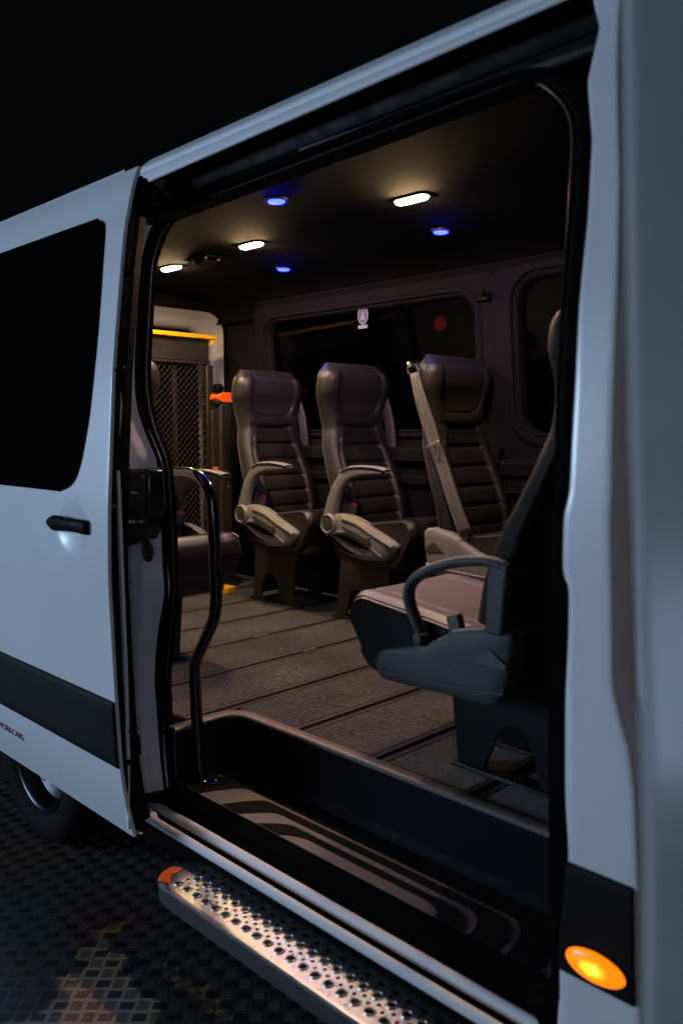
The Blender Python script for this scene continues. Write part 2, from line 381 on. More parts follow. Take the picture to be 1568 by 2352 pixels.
for z in np.linspace(.44, 2.34, 90):
    r = []
    for s, o in [(.12,-.040),(.05,-.022),(.012,-.006),(.001,-.0035),(.0,-.002),(.002,-.0004),(.008,0)] + [(t, .004*math.sin(math.pi*t/1.1)) for t in np.linspace(.04, Ld, 22)] + [(Ld, -.035)]:
        p = E_ - u*s + nrm*(o + .003 + fo(z)); r.append((p.x, p.y, z))
    rows.append(r)
m_ = MB(); m_.grid(rows, closed_u=True); fd = vp('front_door', m_, 'paint', smooth=60)
m_ = MB(); gl = [(s, z) for s, z in rrect(.22, .95, 1.42, 2.12, .08)]
pts = []
for s, z in gl:
    p = E_ - u*s + nrm*(fo(z)+.003+.004+.004*math.sin(math.pi*s/1.1)); pts.append((p.x, p.y, z))
m_.sheet(pts, nrm*.004); obj('window_glass', m_, 'glass', fd)

# ---- rear pillar jamb, seal, opening reveal
PAIRS = [((378,1835),(399,1835)),((376,1800),(396,1800)),((370,1749),(392,1749)),((363,1654),(388,1634)),((357,1558),(386,1558)),((363,1463),(393,1470)),((378,1367),(401,1386)),((375,1304),(401,1296)),((372,1233),(399,1212)),((368,1150),(394,1145)),((362,1067),(389,1077)),((353,1037),(378,1035)),((335,994),(360,990)),((316,933),(346,935)),((311,869),(339,869)),((312,800),(341,800)),((317,722),(345,722)),((320,660),(349,659)),((325,603),(354,603)),((343,534),(370,549)),((365,503),(386,520)),((389,478),(408,497)),((440,448),(460,474)),((500,423),(520,452)),((640,368),(645,403)),((770,319),(775,360)),((905,268),(905,316)),((1100,196),(1085,243)),((1190,168),(1170,213)),((1240,166),(1230,195)),((1275,172),(1257,200)),((1325,220),(1300,240)),((1350,270),(1315,275)),((1357,320),(1320,315)),((1354,400),(1317,400)),((1347,500),(1309,520)),((1327,700),(1297,700)),((1317,900),(1287,900)),((1305,1125),(1283,1130)),((1292,1186),(1277,1190)),((1290,1316),(1275,1316)),((1303,1351),(1276,1351)),((1302,1456),(1275,1456)),((1295,1626),(1270,1626)),((1295,1826),(1269,1826)),((1302,1976),(1269,1976)),((1284,2100),(1272,2100)),((1282,2261),(1268,2230)),((1279,2290),(1255,2258)),((1255,2322),(1225,2268)),((1225,2331),(1190,2262))]
nL, nT, nR = 22, 29, len(PAIRS)
so, si, sd = [], [], []
for i, (a, b) in enumerate(PAIRS):
    if i < 20: do, di, d = .075, .115, (.75,-.65,0)
    elif i < 30:
        t = (i-20)/10; do, di, d = .075*(1-t)+.006*t, .115*(1-t)+.075*t, (.75*(1-t)-.6*t, -.75, -.35)
    else: do, di, d = .004, .055, (-.6,-.75,0)
    if i >= 47: d = (-.3,-.3,.8)
    so.append(on_surf(a, lambda z: YS(z)+do)); si.append(on_surf(b, lambda z: YS(z)+di)); sd.append(np.array(d)/np.linalg.norm(d))
SO = smooth_path(so, 5); SI = smooth_path(si, 5); SD = smooth_path(sd, 5)
def seal_rows(ts, hs, depth=None):
    rows = []
    for a, b, d in zip(SO, SI, SD):
        wd = np.linalg.norm(b-a); k = min(1., wd/.05)
        r = [a+(b-a)*t + d*h*k for t, h in zip(ts, hs)]
        if depth:
            r += [b + np.array((0, dd*(.35 if (d[0] > .5 or d[2] < -.2) else 1), 0)) - d*ee for dd, ee in depth]
        rows.append(r)
    return rows
m_ = MB(); m_.grid(seal_rows((-.12,-.05,.05,.15,.25,.35,.42,.47,.52,.58,.68,.78,.88,.96,1.0), (-.02,.002,.009,.0135,.015,.012,.006,.003,.006,.011,.0145,.013,.007,-.003,-.014), ((.008,.010),(.03,.014))))
vp('door_seal', m_, 'rubber', smooth=70)
lip = MB(); lip.tube([a+(b-a)*.9+d*.0075*min(1, np.linalg.norm(b-a)/.05) for a, b, d in list(zip(SO, SI, SD))[20:240]], .0022, 8); 
vp('seal_lip', lip, 'plastic_dark', smooth=70)
# jamb (grey-purple inner paint) from the hidden outer skin to the seal
jl = SO[:22*5+1]; jz = sorted([(p[2], p[0]) for p in jl if True]); zs = [q[0] for q in jz]; xs = [q[1] for q in jz]
rows = []
for z in np.linspace(.48, 2.215, 120):
    xb = float(np.interp(z, zs, xs)); yb = YS(z)+.075; xa, ya = min(-2.20, xb-.085), YS(z)+.0; r = [(-2.40, YS(z), z)]
    if z > 2.14: xb += 0.
    for t in np.linspace(0, 1, 17):
        bul = .018*math.sin(math.pi*t)**2 + .010*math.exp(-((t-.62)/.09)**2)*(1 if z < 1.35 else .5)
        r.append((xa+(xb+.004-xa)*t + bul*.5, ya+(yb+.004-ya)*t**1.4 - bul*.6 + (.0 if t < .99 else .01), z))
    rows.append(r)
m_ = MB(); m_.grid(rows); jamb = vp('rear_pillar', m_, 'paint_in', smooth=70)
def jamb_pt(px): return on_surf(px, lambda z: YS(z)+.004)
# latch cover on the jamb
q = [(277,1083),(283,1078),(342,1075),(349,1082),(350,1180),(347,1215),(336,1238),(318,1249),(282,1261),(277,1200)]
m_ = MB(); base = [jamb_pt(p) for p in q]; m_.sheet([p+np.array((0,-.012,0)) for p in base], (0,.05,0)); lc = obj('latch_cover', m_, 'gloss', jamb, bevel=.004)
for a, b in (((278,1086),(345,1083)),((279,1096),(338,1094))):
    m_ = MB(); pa, pb = jamb_pt(a), jamb_pt(b); m_.tube([pa+np.array((0,-.014,0)), pb+np.array((0,-.014,0))], .004, 8); obj('latch_rib', m_, 'gloss', jamb)
for c_ in ((316,1132),(312,1198),(330,1198)):
    p = jamb_pt(c_); m_ = MB(); m_.lathe(((.0,-.021),(.0035,-.0205),(.006,-.018),(.0062,-.010)), 1, p, 14); obj('bolt', m_, 'chrome', jamb)
# oval drain recess below the latch
p = jamb_pt((345,1262)); m_ = MB()
m_.grid([[(p[0]+.026*s*math.cos(a), p[1]+h-.002, p[2]+.034*s*math.sin(a)) for a in [2*math.pi*k/24 for k in range(24)]] for s, h in ((1.05,-.004),(1.,-.010),(.9,-.009),(.8,.0),(.01,.002))], closed_u=True)
obj('oval_plug', m_, 'plastic_dark', jamb)
m_ = MB(); p = jamb_pt((306,1712)); m_.box2((p[0]-.02, p[1]-.028, p[2]-.035), (p[0]+.014, p[1]+.03, p[2]+.033)); obj('door_guide_bracket', m_, 'black', jamb, bevel=.006)
m_ = MB()
for c_, d in (((345,455),(.05,.05,.03)),((362,468),(.03,.05,.05)),((325,447),(.08,.03,.018)),((375,462),(.03,.06,.03)),((352,440),(.02,.05,.03))):
    p = on_surf(c_, lambda z: YS(z)+.02); m_.box(p, d, rz=.2)
obj('upper_roller_bracket', m_, 'black', jamb, bevel=.005)
for c_ in ((349,441),(381,444),(350,456),(351,466)):
    p = on_surf(c_, lambda z: YS(z)-.012); m_ = MB(); m_.lathe(((.0,-.006),(.004,-.005),(.006,.0),(.006,.02)), 1, p, 10); obj('bolt', m_, 'metal_dark', jamb)

# ---- outer side behind the pillar (mostly hidden by the door), with wheel arch
m_ = MB(); rows = []
WX, WR = -3.02, .345
for x in np.linspace(-2.335, -4.32, 60):
    dx = abs(x-WX); zb = max(.44, WR+math.sqrt(max(0, .43**2-dx*dx)) if dx < .43 else .44)
    rows.append([(x, YS(z)+.0, z) for z in np.linspace(zb, 2.40, 30)])
m_.grid(rows); vp('rear_side_panel', m_, 'paint', smooth=60)

# ---- roof rail and sliding-door channel (two end profiles, lofted)
def prof(x):
    t = (x+2.2)/1.3; zt = 2.376+.017*t; zb = 2.317+.034*t
    return [(1.75,2.485),(1.60,2.475),(1.50,2.455),(1.44,zt+.045),(1.405,zt+.025),(1.385,zt+.008),(1.372,zt-.004),(1.366,zt-.010),(1.371,zt-.016),(1.371,zt-.022),(1.364,zt-.027),(1.3615,zt-.034),(1.360,zb+.006),(1.361,zb+.001),(1.365,zb-.001),(1.372,zb+.003)]
m_ = MB(); xs_ = np.linspace(-2.205, -.68, 24); m_.grid([[(x, y, z) for y, z in prof(x)] for x in xs_]); vp('roof_rail', m_, 'paint_sill', smooth=50)
def prof2(x):
    t = (x+2.2)/1.3; zb = 2.317+.034*t
    return [(1.372,zb+.003),(1.40,zb+.002),(1.435,zb-.002),(1.44,zb-.012),(1.44,zb-.035),(1.425,zb-.040),(1.415,zb-.052),(1.42,zb-.064),(1.44,zb-.070),(1.442,zb-.088),(1.42,zb-.092),(1.39,zb-.094),(1.376,zb-.097),(1.378,zb-.102),(1.43,zb-.106)]
m_ = MB(); m_.grid([[(x, y, z) for y, z in prof2(x)] for x in np.linspace(-2.09, -.70, 24)]); vp('door_channel', m_, 'black', smooth=50)
m_ = MB(); m_.box2((-2.26, 1.378, 2.222), (-2.088, 1.45, 2.322)); vp('channel_end', m_, 'black', bevel=.004)
m_ = MB(); m_.box2((-1.55, 1.405, 2.262), (-.73, 1.428, 2.285)); vp('door_track', m_, 'metal_dark', bevel=.004)
# ---- sill: black core, two body-coloured rails, lower track groove between them
def extr(name, prf, m, xa=-2.24, xb=-.56, n=2, smooth=50): 
    mb = MB(); mb.grid([[(x, y, z) for y, z in prf] for x in np.linspace(xa, xb, n)]); return vp(name, mb, m, smooth=smooth)
extr('sill_core', [(1.40,.26),(1.34,.30),(1.31,.36),(1.296,.405),(1.290,.425),(1.296,.428),(1.300,.402),(1.334,.402),(1.338,.428),(1.352,.43),(1.362,.425),(1.38,.42),(1.42,.42)], 'black')
extr('sill_rail', [(1.300,.418),(1.288,.417),(1.281,.421),(1.2785,.430),(1.281,.439),(1.288,.4435),(1.295,.442),(1.299,.435),(1.300,.42)], 'paint_sill')
extr('sill_rail', [(1.338,.420),(1.3335,.424),(1.3335,.434),(1.338,.443),(1.345,.4475),(1.352,.446),(1.357,.438),(1.359,.425)], 'paint_sill')
mb = MB(); mb.add([(-2.24,1.284,.4425),(-2.14,1.284,.4425),(-2.07,1.296,.4425),(-2.10,1.31,.4425),(-2.16,1.318,.4435),(-2.08,1.338,.4445),(-2.10,1.356,.4445),(-2.24,1.356,.4445)], [(0,1,2,3,4),(0,4,7),(4,5,6,7)]); vp('sill_corner', mb, 'paint_sill')
m_ = MB(); m_.grid([[(x, y, z) for y, z in ((1.358,.43),(1.360,.452),(1.366,.470),(1.376,.482),(1.388,.490),(1.396,.500),(1.402,.503),(1.407,.497),(1.41,.47))] for x in (-2.16,-1.6,-1.2,-.80)]); vp('sill_seal', m_, 'rubber', smooth=60)
m_ = MB(); m_.tube([(-2.27,1.30,.462),(-2.15,1.325,.465),(-2.07,1.36,.47),(-2.0,1.385,.482)], .012, 10); vp('lower_arm', m_, 'rubber')

# ---- step well: tread, inlays, riser
X0, X1, Y0, Y1, ZT, ZF = -2.15, -.78, 1.402, 1.60, .50, .68
m_ = MB(); m_.box2((X0-.02, Y0, ZT-.03), (X1, Y1+.02, ZT)); tread = vp('step_tread', m_, 'tread', bevel=.003)
def inlay(center, wdt, endL, endR):
    """grip band along the tread, its ends sweeping out to the step edge"""
    yb, ya = center+wdt/2, center-wdt/2; top = []; bot = []
    def curve(y, xl, xr, slantL, slantR):
        pts = []
        for k in range(9):
            a = k/8*math.pi/2; rr = .055
            pts.append((xl+rr*(1-math.cos(a)) if False else xl+.09*(k/8)**1.0, Y0+.006+(y-Y0-.006)*math.sin(a)))
        for t in np.linspace(.05, .95, 12): pts.append((xl+.09+(xr-xl-.16)*t, y))
        for k in range(9):
            a = math.pi/2*(1-k/8); pts.append((xr-.07+.07*math.cos(a), Y0+.006+(y-Y0-.006)*math.sin(a)))
        return pts
    top = curve(yb, endL, endR, 0, 0); bot = curve(ya, endL+.085, endR-.075, 0, 0)
    vs = [(x, y, ZT+.0022) for x, y in top]; vb = [(x, y, ZT+.0022) for x, y in bot]
    low = lambda r: [(x, y, ZT-.004) for x, y, z in r]
    mb = MB(); mb.grid([low(vs), vs, vb, low(vb)]); return mb
obj('grip_inlay', inlay(1.5615, .062, -2.10, -.84), 'grip', tread, smooth=30)
obj('grip_inlay', inlay(1.504, .028, -1.905, -.935), 'grip', tread, smooth=30)
obj('grip_inlay', inlay(1.457, .024, -1.735, -1.03), 'grip', tread, smooth=30)
# riser + left return, rounded inner corner
cr = .06; path = [(X0+.055, Y0-.02)] + [(X0+.055, Y0+.03)] + [(X0+.055+cr*(1-math.cos(a)), Y1+.008-cr+cr*math.sin(a)) for a in np.linspace(0, math.pi/2, 8)] + [(-1.6,Y1+.008),(-1.2,Y1+.008),(X1,Y1+.008)]
def outn(i):
    a = np.array(path[max(i-1,0)]); b = np.array(path[min(i+1, len(path)-1)]); t = (b-a)/np.linalg.norm(b-a); return np.array((-t[1], t[0]))
m_ = MB(); rows = []
for i, p in enumerate(path):
    n = outn(i); rows.append([(p[0]+n[0]*o, p[1]+n[1]*o, z) for o, z in ((-.02,ZT-.01),(-.014,ZT+.004),(-.004,ZT+.012),(0,ZT+.03),(.002,ZF-.02),(.003,ZF-.006))])
m_.grid(rows); vp('step_riser', m_, 'riser', smooth=60)
m_ = MB(); rows = []
for i, p in enumerate(path):
    n = outn(i); rows.append([(p[0]+n[0]*o, p[1]+n[1]*o, z) for o, z in ((.003,ZF-.006),(.001,ZF+.002),(.004,ZF+.006),(.010,ZF+.0075),(.038,ZF+.0075),(.044,ZF+.004),(.045,ZF-.005))])
m_.grid(rows); vp('step_edge_trim', m_, 'edge_trim', smooth=50)

# ---- floor: underlay, carpet strips, aluminium tracks
m_ = MB(); m_.add([(-4.3,1.36,ZF-.012),(X0+.02,1.36,ZF-.012),(X0+.02,1.63,ZF-.012),(X1,1.63,ZF-.012),(X1,1.36,ZF-.012),(-.5,1.36,ZF-.012),(-.5,3.2,ZF-.012),(-4.3,3.2,ZF-.012)], [(0,1,2,7),(2,3,6,7),(3,4,5,6)])
vfloor = vp('cabin_floor', m_, 'rubber', smooth=0)
GX = [-.86,-1.185,-1.511,-1.835,-2.16,-2.495,-2.825,-3.15,-3.475,-3.80,-4.125]
for k, gx in enumerate(GX):
    y0 = 1.654 if gx > -2.14 else 1.47
    m_ = MB(); m_.prism([(-.030,0),(.030,0),(.030,.0055),(.0275,.0085),(.0125,.0085),(.0105,.0068),(.0095,.0010),(-.0095,.0010),(-.0105,.0068),(-.0125,.0085),(-.0275,.0085),(-.030,.0055)], 1, y0, 3.18)
    o = obj('floor_track', m_, 'track', vfloor, smooth=30); o.location = Vector(o.location)+Vector((gx, 0, ZF-.0075))
    m_ = MB(); m_.box2((gx-.0093, y0+.002, ZF-.0064), (gx+.0093, 3.178, ZF-.0052)); obj('track_slot', m_, 'black', vfloor)
    if k+1 < len(GX):
        xa, xb = GX[k+1]+.0315, gx-.0315; y0 = 1.654 if xb > -2.14 else 1.47
        m_ = MB(); m_.box2((xa, y0, ZF-.010), (xb, 3.18, ZF+.0005)); obj('carpet_strip', m_, 'carpet', vfloor, bevel=.0015, seg=1)
m_ = MB(); m_.box2((-.8285,1.654,ZF-.01),(-.52,3.18,ZF+.0005)); obj('carpet_strip', m_, 'carpet', vfloor)
# small joint clips in the tracks
for px in ((712,1494),(601,1462)):
    p = on(px, 2, ZF); gx = min(GX, key=lambda q: abs(q-p[0])); m_ = MB(); m_.box((gx, p[1], ZF+.002), (.013, .07, .004)); obj('track_clip', m_, 'metal', vfloor, bevel=.001)
for px in ((1040,1470),(850,1531)):
    p = on(px, 2, ZF); gx = min(GX, key=lambda q: abs(q-p[0])); m_ = MB(); m_.lathe(((0,.006),(.004,.005),(.006,.001)), 2, (gx, p[1], ZF), 10); obj('track_bolt', m_, 'chrome', vfloor)

# ---- headliner
cp = smooth_path([(1.445,2.250),(1.465,2.285),(1.54,2.340),(1.66,2.378),(1.95,2.395),(2.28,2.402),(2.62,2.397),(2.88,2.386),(3.03,2.362),(3.11,2.325),(3.145,2.285),(3.15,2.25)], 6)
m_ = MB(); m_.grid([[(x, y, z) for y, z in cp] for x in np.linspace(-4.3, -.45, 12)]); vp('headliner', m_, 'headliner', smooth=70)
m_ = MB(); m_.box2((-4.4,1.75,2.47),(-.45,3.25,2.50)); vp('roof', m_, 'paint', bevel=.01)
# ---- far side wall with two rounded window openings
YW = 3.19
def wall_panel(name, x0, x1, z0, z1, hole, r, rim, parent=van):
    mb = MB(); n = 7; inner = rrect(*hole, r, n); cx, cz = (hole[0]+hole[1])/2, (hole[2]+hole[3])/2
    outer = []
    for i, (a, b) in enumerate(inner):
        k, j = divmod(i, n+1); c_ = [(x1,z1),(x0,z1),(x0,z0),(x1,z0)][k]; t = j/n
        if k == 0: p = (x1, hole[3]-r + (z1-(hole[3]-r))*min(1, 2*t)) if t <= .5 else (x1-(x1-(hole[1]-r))*(2*t-1), z1)
        elif k == 1: p = ((hole[0]+r)-((hole[0]+r)-x0)*min(1, 2*t), z1) if t <= .5 else (x0, z1-(z1-(hole[3]-r))*(2*t-1))
        elif k == 2: p = (x0, hole[2]+r-((hole[2]+r)-z0)*min(1, 2*t)) if t <= .5 else (x0+((hole[0]+r)-x0)*(2*t-1), z0)
        else: p = (hole[1]-r+(x1-(hole[1]-r))*min(1, 2*t), z0) if t <= .5 else (x1, z0+((hole[2]+r)-z0)*(2*t-1))
        outer.append(p)
    def off(s): return rrect(hole[0]-s, hole[1]+s, hole[2]-s, hole[3]+s, r+s, n)
    tumble = lambda z: YW - .07*max(0, (z-1.6)/.65)**1.5
    rows = [[(a, tumble(b), b) for a, b in outer], [(a, tumble(b), b) for a, b in off(rim)]]
    for s, d in ((rim*.85,-.010),(rim*.6,-.014),(rim*.42,-.010),(rim*.36,.004),(rim*.25,.006),(rim*.12,.001),(0,.006),(-.004,.03),(-.006,.045)):
        rows.append([(a, tumble(b)+d, b) for a, b in off(s)])
    mb.grid(rows, closed_u=True); o = obj(name, mb, 'trim', parent, smooth=45)
    gl = MB(); gl.sheet([(a, tumble(b)+.044, b) for a, b in off(-.001)], (0, .005, 0)); obj('window_pane', gl, 'window', o, smooth=30)
    return o
wall_panel('side_window_trim', -3.84, -2.16, 1.50, 2.30, (-3.74,-2.285,1.60,2.215), .09, .045)
wall_panel('side_window_trim', -2.16, -.60, 1.46, 2.30, (-2.055,-.80,1.585,2.250), .11, .065)
m_ = MB(); m_.grid([[(x, y, z) for y, z in ((3.20,2.36),(3.105,2.345),(3.095,2.325),(3.125,2.30),(3.13,2.28),(3.16,2.26))] for x in (-3.79,-.5)]); vp('ceiling_edge_trim', m_, 'trim')
# lower lining: window shelf, ribbed panel, kick panel
m_ = MB(); m_.grid([[(x, y, z) for y, z in ((3.185,1.502),(3.15,1.515),(3.135,1.50),(3.135,1.45),(3.15,1.435),(3.172,1.43),(3.172,1.375),(3.155,1.365),(3.155,1.335),(3.18,1.325),(3.185,.69))] for x in (-3.78,-3,-2.13)]); vp('side_lining', m_, 'trim', smooth=30)
m_ = MB(); m_.grid([[(x, y, z) for y, z in ((3.188,1.462),(3.16,1.47),(3.14,1.45),(3.145,1.40),(3.165,1.385),(3.165,1.33),(3.15,1.32),(3.18,1.30),(3.185,.69))] for x in (-2.13,-1.4,-.6)]); vp('side_lining', m_, 'trim', smooth=30)
m_ = MB(); m_.box2((-3.79,3.205,.69),(-4.22,3.26,2.36)); vp('rear_corner_lining', m_, 'trim', bevel=.015, seg=3)
for a_, b_ in (((-3.05,3.15,1.30),(-2.95,3.19,1.42)),((-2.52,3.15,1.17),(-2.40,3.185,1.29))):
    m_ = MB(); m_.box2(a_, b_); vp('wall_socket', m_, 'black', bevel=.008)
p = on((1110,682), 1, 3.12); m_ = MB(); m_.box(p+np.array((0,.0,0)), (.07,.03,.035)); m_.box(p+np.array((.01,-.02,.01)), (.025,.03,.02)); m_.box(p+np.array((.01,-.032,.022)), (.022,.01,.03)); vp('coat_hook', m_, 'black', bevel=.006)
m_ = MB(); m_.box2((-4.4,3.27,.45),(-.5,3.30,1.50)); m_.box2((-4.4,3.27,2.28),(-.5,3.30,2.48)); m_.box2((-4.4,3.27,1.5),(-3.66,3.30,2.28)); vp('far_side_panel', m_, 'paint')

# ---- rear opening frame + rear door
XR_ = -4.25
def ring(rects):
    return [[(x, a, b) for a, b in rrect(*h, r, 8)] for x, h, r in rects]
yc = 2.30; m_ = MB()
m_.grid(ring([(XR_+.03,(1.30,3.24,.55,2.40),.10),(XR_+.03,(1.38,3.188,.60,2.318),.13),(XR_+.022,(1.388,3.180,.608,2.310),.125),(XR_-.02,(1.41,3.160,.63,2.287),.115),(XR_-.03,(1.43,3.135,.65,2.264),.11),(XR_-.035,(1.455,3.100,.66,2.238),.10),(XR_-.055,(1.465,3.085,.67,2.220),.09),(XR_-.09,(1.475,3.078,.68,2.215),.09)]), closed_u=True)
m_.f = [f for f in m_.f if min(f) >= 36]        # first ring only fixes spacing
vp('rear_door_frame', m_, 'frame_paint', smooth=60)
m_ = MB(); m_.grid(ring([(XR_+.026,(1.30,3.26,.55,2.42),.05),(XR_+.034,(1.375,3.194,.60,2.328),.135),(XR_+.026,(1.384,3.185,.606,2.316),.128)]), closed_u=True); vp('rear_surround', m_, 'headliner')
m_ = MB(); m_.box2((XR_-.13,1.35,.5),(XR_-.095,3.20,2.40)); vp('rear_door', m_, 'glass')
# ---- rear wheel
wc = (WX, 1.365, WR); m_ = MB()
m_.lathe(((.215,.03),(.232,-.012),(.26,-.022),(.31,-.018),(.335,.0),(.344,.03),(.345,.10),(.34,.20),(.30,.22),(.22,.2)), 1, wc, 48)
wheel = vp('wheel', MB().lathe(((.0,.045),(.06,.04),(.075,.02),(.085,.05),(.16,.075),(.19,.06),(.196,.02),(.204,.002),(.214,-.004),(.222,.004),(.218,.03)), 1, wc, 48), 'rim')
obj('tyre', m_, 'tyre', wheel, smooth=50)
for k in range(10):
    a = 2*math.pi*k/10; b = MB(); b.lathe(((0,.03),(.011,.032),(.012,.06)), 1, (wc[0]+.07*math.cos(a)*1.7, wc[1], wc[2]+.07*1.7*math.sin(a)), 10); obj('wheel_bolt', b, 'chrome', wheel)

# ================================================================== SLIDING DOOR (part of the van)
XE = -2.0
hx, hz = -2.235, 1.335                                                # handle centre
m_ = MB(); rows = []
zs_ = list(np.linspace(.451, 2.303, 200)); xs_ = [XE-.002, XE-.005] + list(np.linspace(XE-.010, -3.28, 130))
def door_y(x, z):
    y = YD(z)
    if z > 2.24: y += .9*(z-2.24)**2
    dx, dz = (x-(hx+.035))/.098, (z-(hz-.012))/.074; d2 = dx*dx+dz*dz
    if d2 < 1: y += .010*(1-d2)**1.1
    e = (z-2.165)/.008; y += .003/(1+math.exp(-e))                      # crease under the roof line
    return y
rows = [[(x, door_y(x, z), z) for x in xs_] for z in zs_]
for r, z in zip(rows, zs_):
    y = r[0][1]; r.insert(0, (XE, y+.002, z)); r.insert(0, (XE, y+.010, z)); r.insert(0, (XE-.004, y+.011, z)); r.insert(0, (XE-.03, y+.011, z))
rows.insert(0, [(x, y+.02, z) for x, y, z in rows[0]])
m_.grid(rows); sdoor = vp('sliding_door', m_, 'paint', smooth=60)
def dpart(name, mb, m, **k): return obj(name, mb, m, sdoor, **k)
# door edge core and inner flange, plus pale strips for bright slots in the gap
m_ = MB(); rows = []
for z in np.linspace(.47, 2.28, 90):
    y = YD(z); rows.append([(XE-.05,y+.0112,z),(XE-.006,y+.0112,z),(XE-.002,y+.016,z),(XE-.003,y+.03,z),(XE-.012,y+.034,z),(XE-.012,y+.05,z),(XE-.03,y+.055,z),(XE-.04,y+.085,z),(XE-.1,y+.09,z)])
m_.grid(rows); dpart('edge_core', m_, 'black', smooth=30)
fl = [(272,1081),(274,1120),(277,1200),(282,1330),(288,1480),(292,1600),(294,1700),(296,1745)]
def ribbon(px, wpx, x, name, m):
    mb = MB(); a = []; b = []
    for k, p in enumerate(px):
        ww = wpx[k] if hasattr(wpx, '__len__') else wpx
        a.append(on((p[0]-ww/2, p[1]), 0, x)); b.append(on((p[0]+ww/2, p[1]), 0, x))
    back = [q+np.array((-.012,0,0)) for q in a]; back2 = [q+np.array((-.012,0,0)) for q in b]
    mb.grid([back, a, b, back2]); dpart(name, mb, m, smooth=30)
ribbon(smooth_path(fl, 4), 7, XE+.001, 'flange_gap_strip', 'paint')
ribbon([(296,1758),(297,1790),(296,1870),(298,1905)], [4,3,2,6], XE+.001, 'flange_gap_strip', 'paint')
ribbon([(274,886),(275,930),(273,975),(271,1004)], [7,11,9,8], XE-.005, 'flange_gap_strip', 'paint')  # white strip stands in for light showing through the door gap
ribbon([(288.5,637),(287,670),(284,720),(280.5,766)], [6,8,7,4], XE-.005, 'flange_gap_strip', 'paint_in')  # painted strip again in place of a bright see-through slot
for c_, rr in (((291,600),.006),((268,770),.004),((262,850),.006),((262,935),.004),((283,845),.006),((262,1045),.004),((259,1165),.010),((270,1527),.006),((292,1680),.006)):
    p = on(c_, 0, XE-.006); mb = MB(); mb.lathe(((.0,.008),(rr*.6,.007),(rr,.003),(rr,-.006)), 0, p, 10); dpart('edge_bolt', mb, 'metal_dark')
mb = MB(); p = on((294,622), 0, XE-.0); mb.box(p, (.02,.03,.018)); dpart('edge_stop', mb, 'black', bevel=.003)
# glass
gpx = [(-60,608),(60,562),(130,535),(200,509),(222,504),(235,508),(240,522),(239,560),(230,690),(218,830),(205,950),(190,1040),(182,1075),(172,1102),(158,1119),(140,1127),(118,1127),(60,1119),(-60,1102)]
gp = [on_surf(p, lambda z: YD(z)-.002) for p in gpx]
x0 = -3.2; gp[0][0] = x0; gp[-1][0] = x0
out = gp[1:-1]; mb = MB(); cen = []
zt = lambda z: z
loop = [np.array((x0, 0, out[0][2]+ .005))] + out + [np.array((x0, 0, out[-1][2]-.012))]
# strips so that the pane follows the door's curve
top = out[:6]; zmx, zmn = max(p[2] for p in out)-.001, min(p[2] for p in out)+.001; zs2 = [zmn+(zmx-zmn)*(.5+.5*math.cos(math.pi*k/60)) for k in range(61)]
right = sorted([(p[2], p[0]) for p in smooth_path(out[3:15], 6)]); rz, rx = [q[0] for q in right], [q[1] for q in right]
rows = []
for z in zs2:
    xr = float(np.interp(z, rz, rx)); rows.append([(x0+(xr-x0)*t, YD(z)-.0035, z) for t in np.linspace(0, 1, 12)] + [(xr+.0015, YD(z)+.0015, z)])
rows.insert(0, [(x, y+.005, z+.0015) for x, y, z in rows[0]]); rows.append([(x, y+.005, z-.0015) for x, y, z in rows[-1]])
mb.grid(rows); dpart('window_glass', mb, 'glass', smooth=60)
# moulding strip
zz = [.660,.663,.670,.69,.74,.80,.835,.848,.853,.856]; oo = [-.002,.005,.008,.009,.009,.009,.009,.008,.005,-.002]
mb = MB(); mb.grid([[(XE-.0015, YD(z)+.004, z), (XE-.003, YD(z)-o*.6, z)] + [(x, YD(z)-o, z) for x in np.linspace(XE-.008, -3.28, 12)] for z, o in zip(zz, oo)]); dpart('side_moulding', mb, 'mould', smooth=60)
# handle: bar bridging the bowl
def hp(px, dy): return on_surf(px, lambda z: YD(z)+dy)
cen = [((113,1199),.003,.013),((122,1201),-.010,.0225),((137,1202),-.014,.0225),((150,1204),-.015,.0190),((170,1207),-.014,.0195),((190,1211),-.010,.0205),((202,1213),-.004,.0200),((207,1214),.004,.016)]
P_ = [hp(c_[0], c_[1]) for c_ in cen]; mb = MB(); rows = []
for i, (q, c_) in enumerate(zip(smooth_path(P_, 4), smooth_path([(c_[2],) for c_ in cen], 4))):
    r = c_[0]; rows.append([(q[0], q[1]+.010*math.cos(a), q[2]+r*math.sin(a)) for a in [2*math.pi*k/16 for k in range(16)]])
o_ = len(mb.v); mb.grid(rows, closed_u=True); mb.f.append(tuple(range(16))); mb.f.append(tuple(len(mb.v)-16+k for k in range(16)))
dpart('door_handle', mb, 'black', smooth=60)
# lettering
def text(s, size, m, name):
    cu = bpy.data.curves.new(name, 'FONT'); cu.body = s; cu.size = size; cu.extrude = .0006; cu.space_character = .92; cu.offset = 0
    t = bpy.data.objects.new(name, cu); C.objects.link(t); dg = bpy.context.evaluated_depsgraph_get(); me = bpy.data.meshes.new_from_object(t.evaluated_get(dg))
    bpy.data.objects.remove(t); me.materials.clear(); me.materials.append(M[m]); return me
pa = on_surf((3,1694), lambda z: YD(z)-.001); pb = on_surf((60,1722), lambda z: YD(z)-.001)
me = text('WORKCARS', .1, 'label_red', 'lettering')
xsv = [v.co.x for v in me.vertices]; zsv = [v.co.y for v in me.vertices]; sc = (pb[0]-pa[0])/(max(xsv)-min(xsv)); zc = .575
for v in me.vertices:
    x = pa[0]+(v.co.x-min(xsv))*sc; z = zc-.012+(v.co.y-min(zsv))/(max(zsv)-min(zsv))*.024; v.co = (x, YD(z)-.0012-v.co.z*.5, z)
lt = dpart('lettering', me, None)
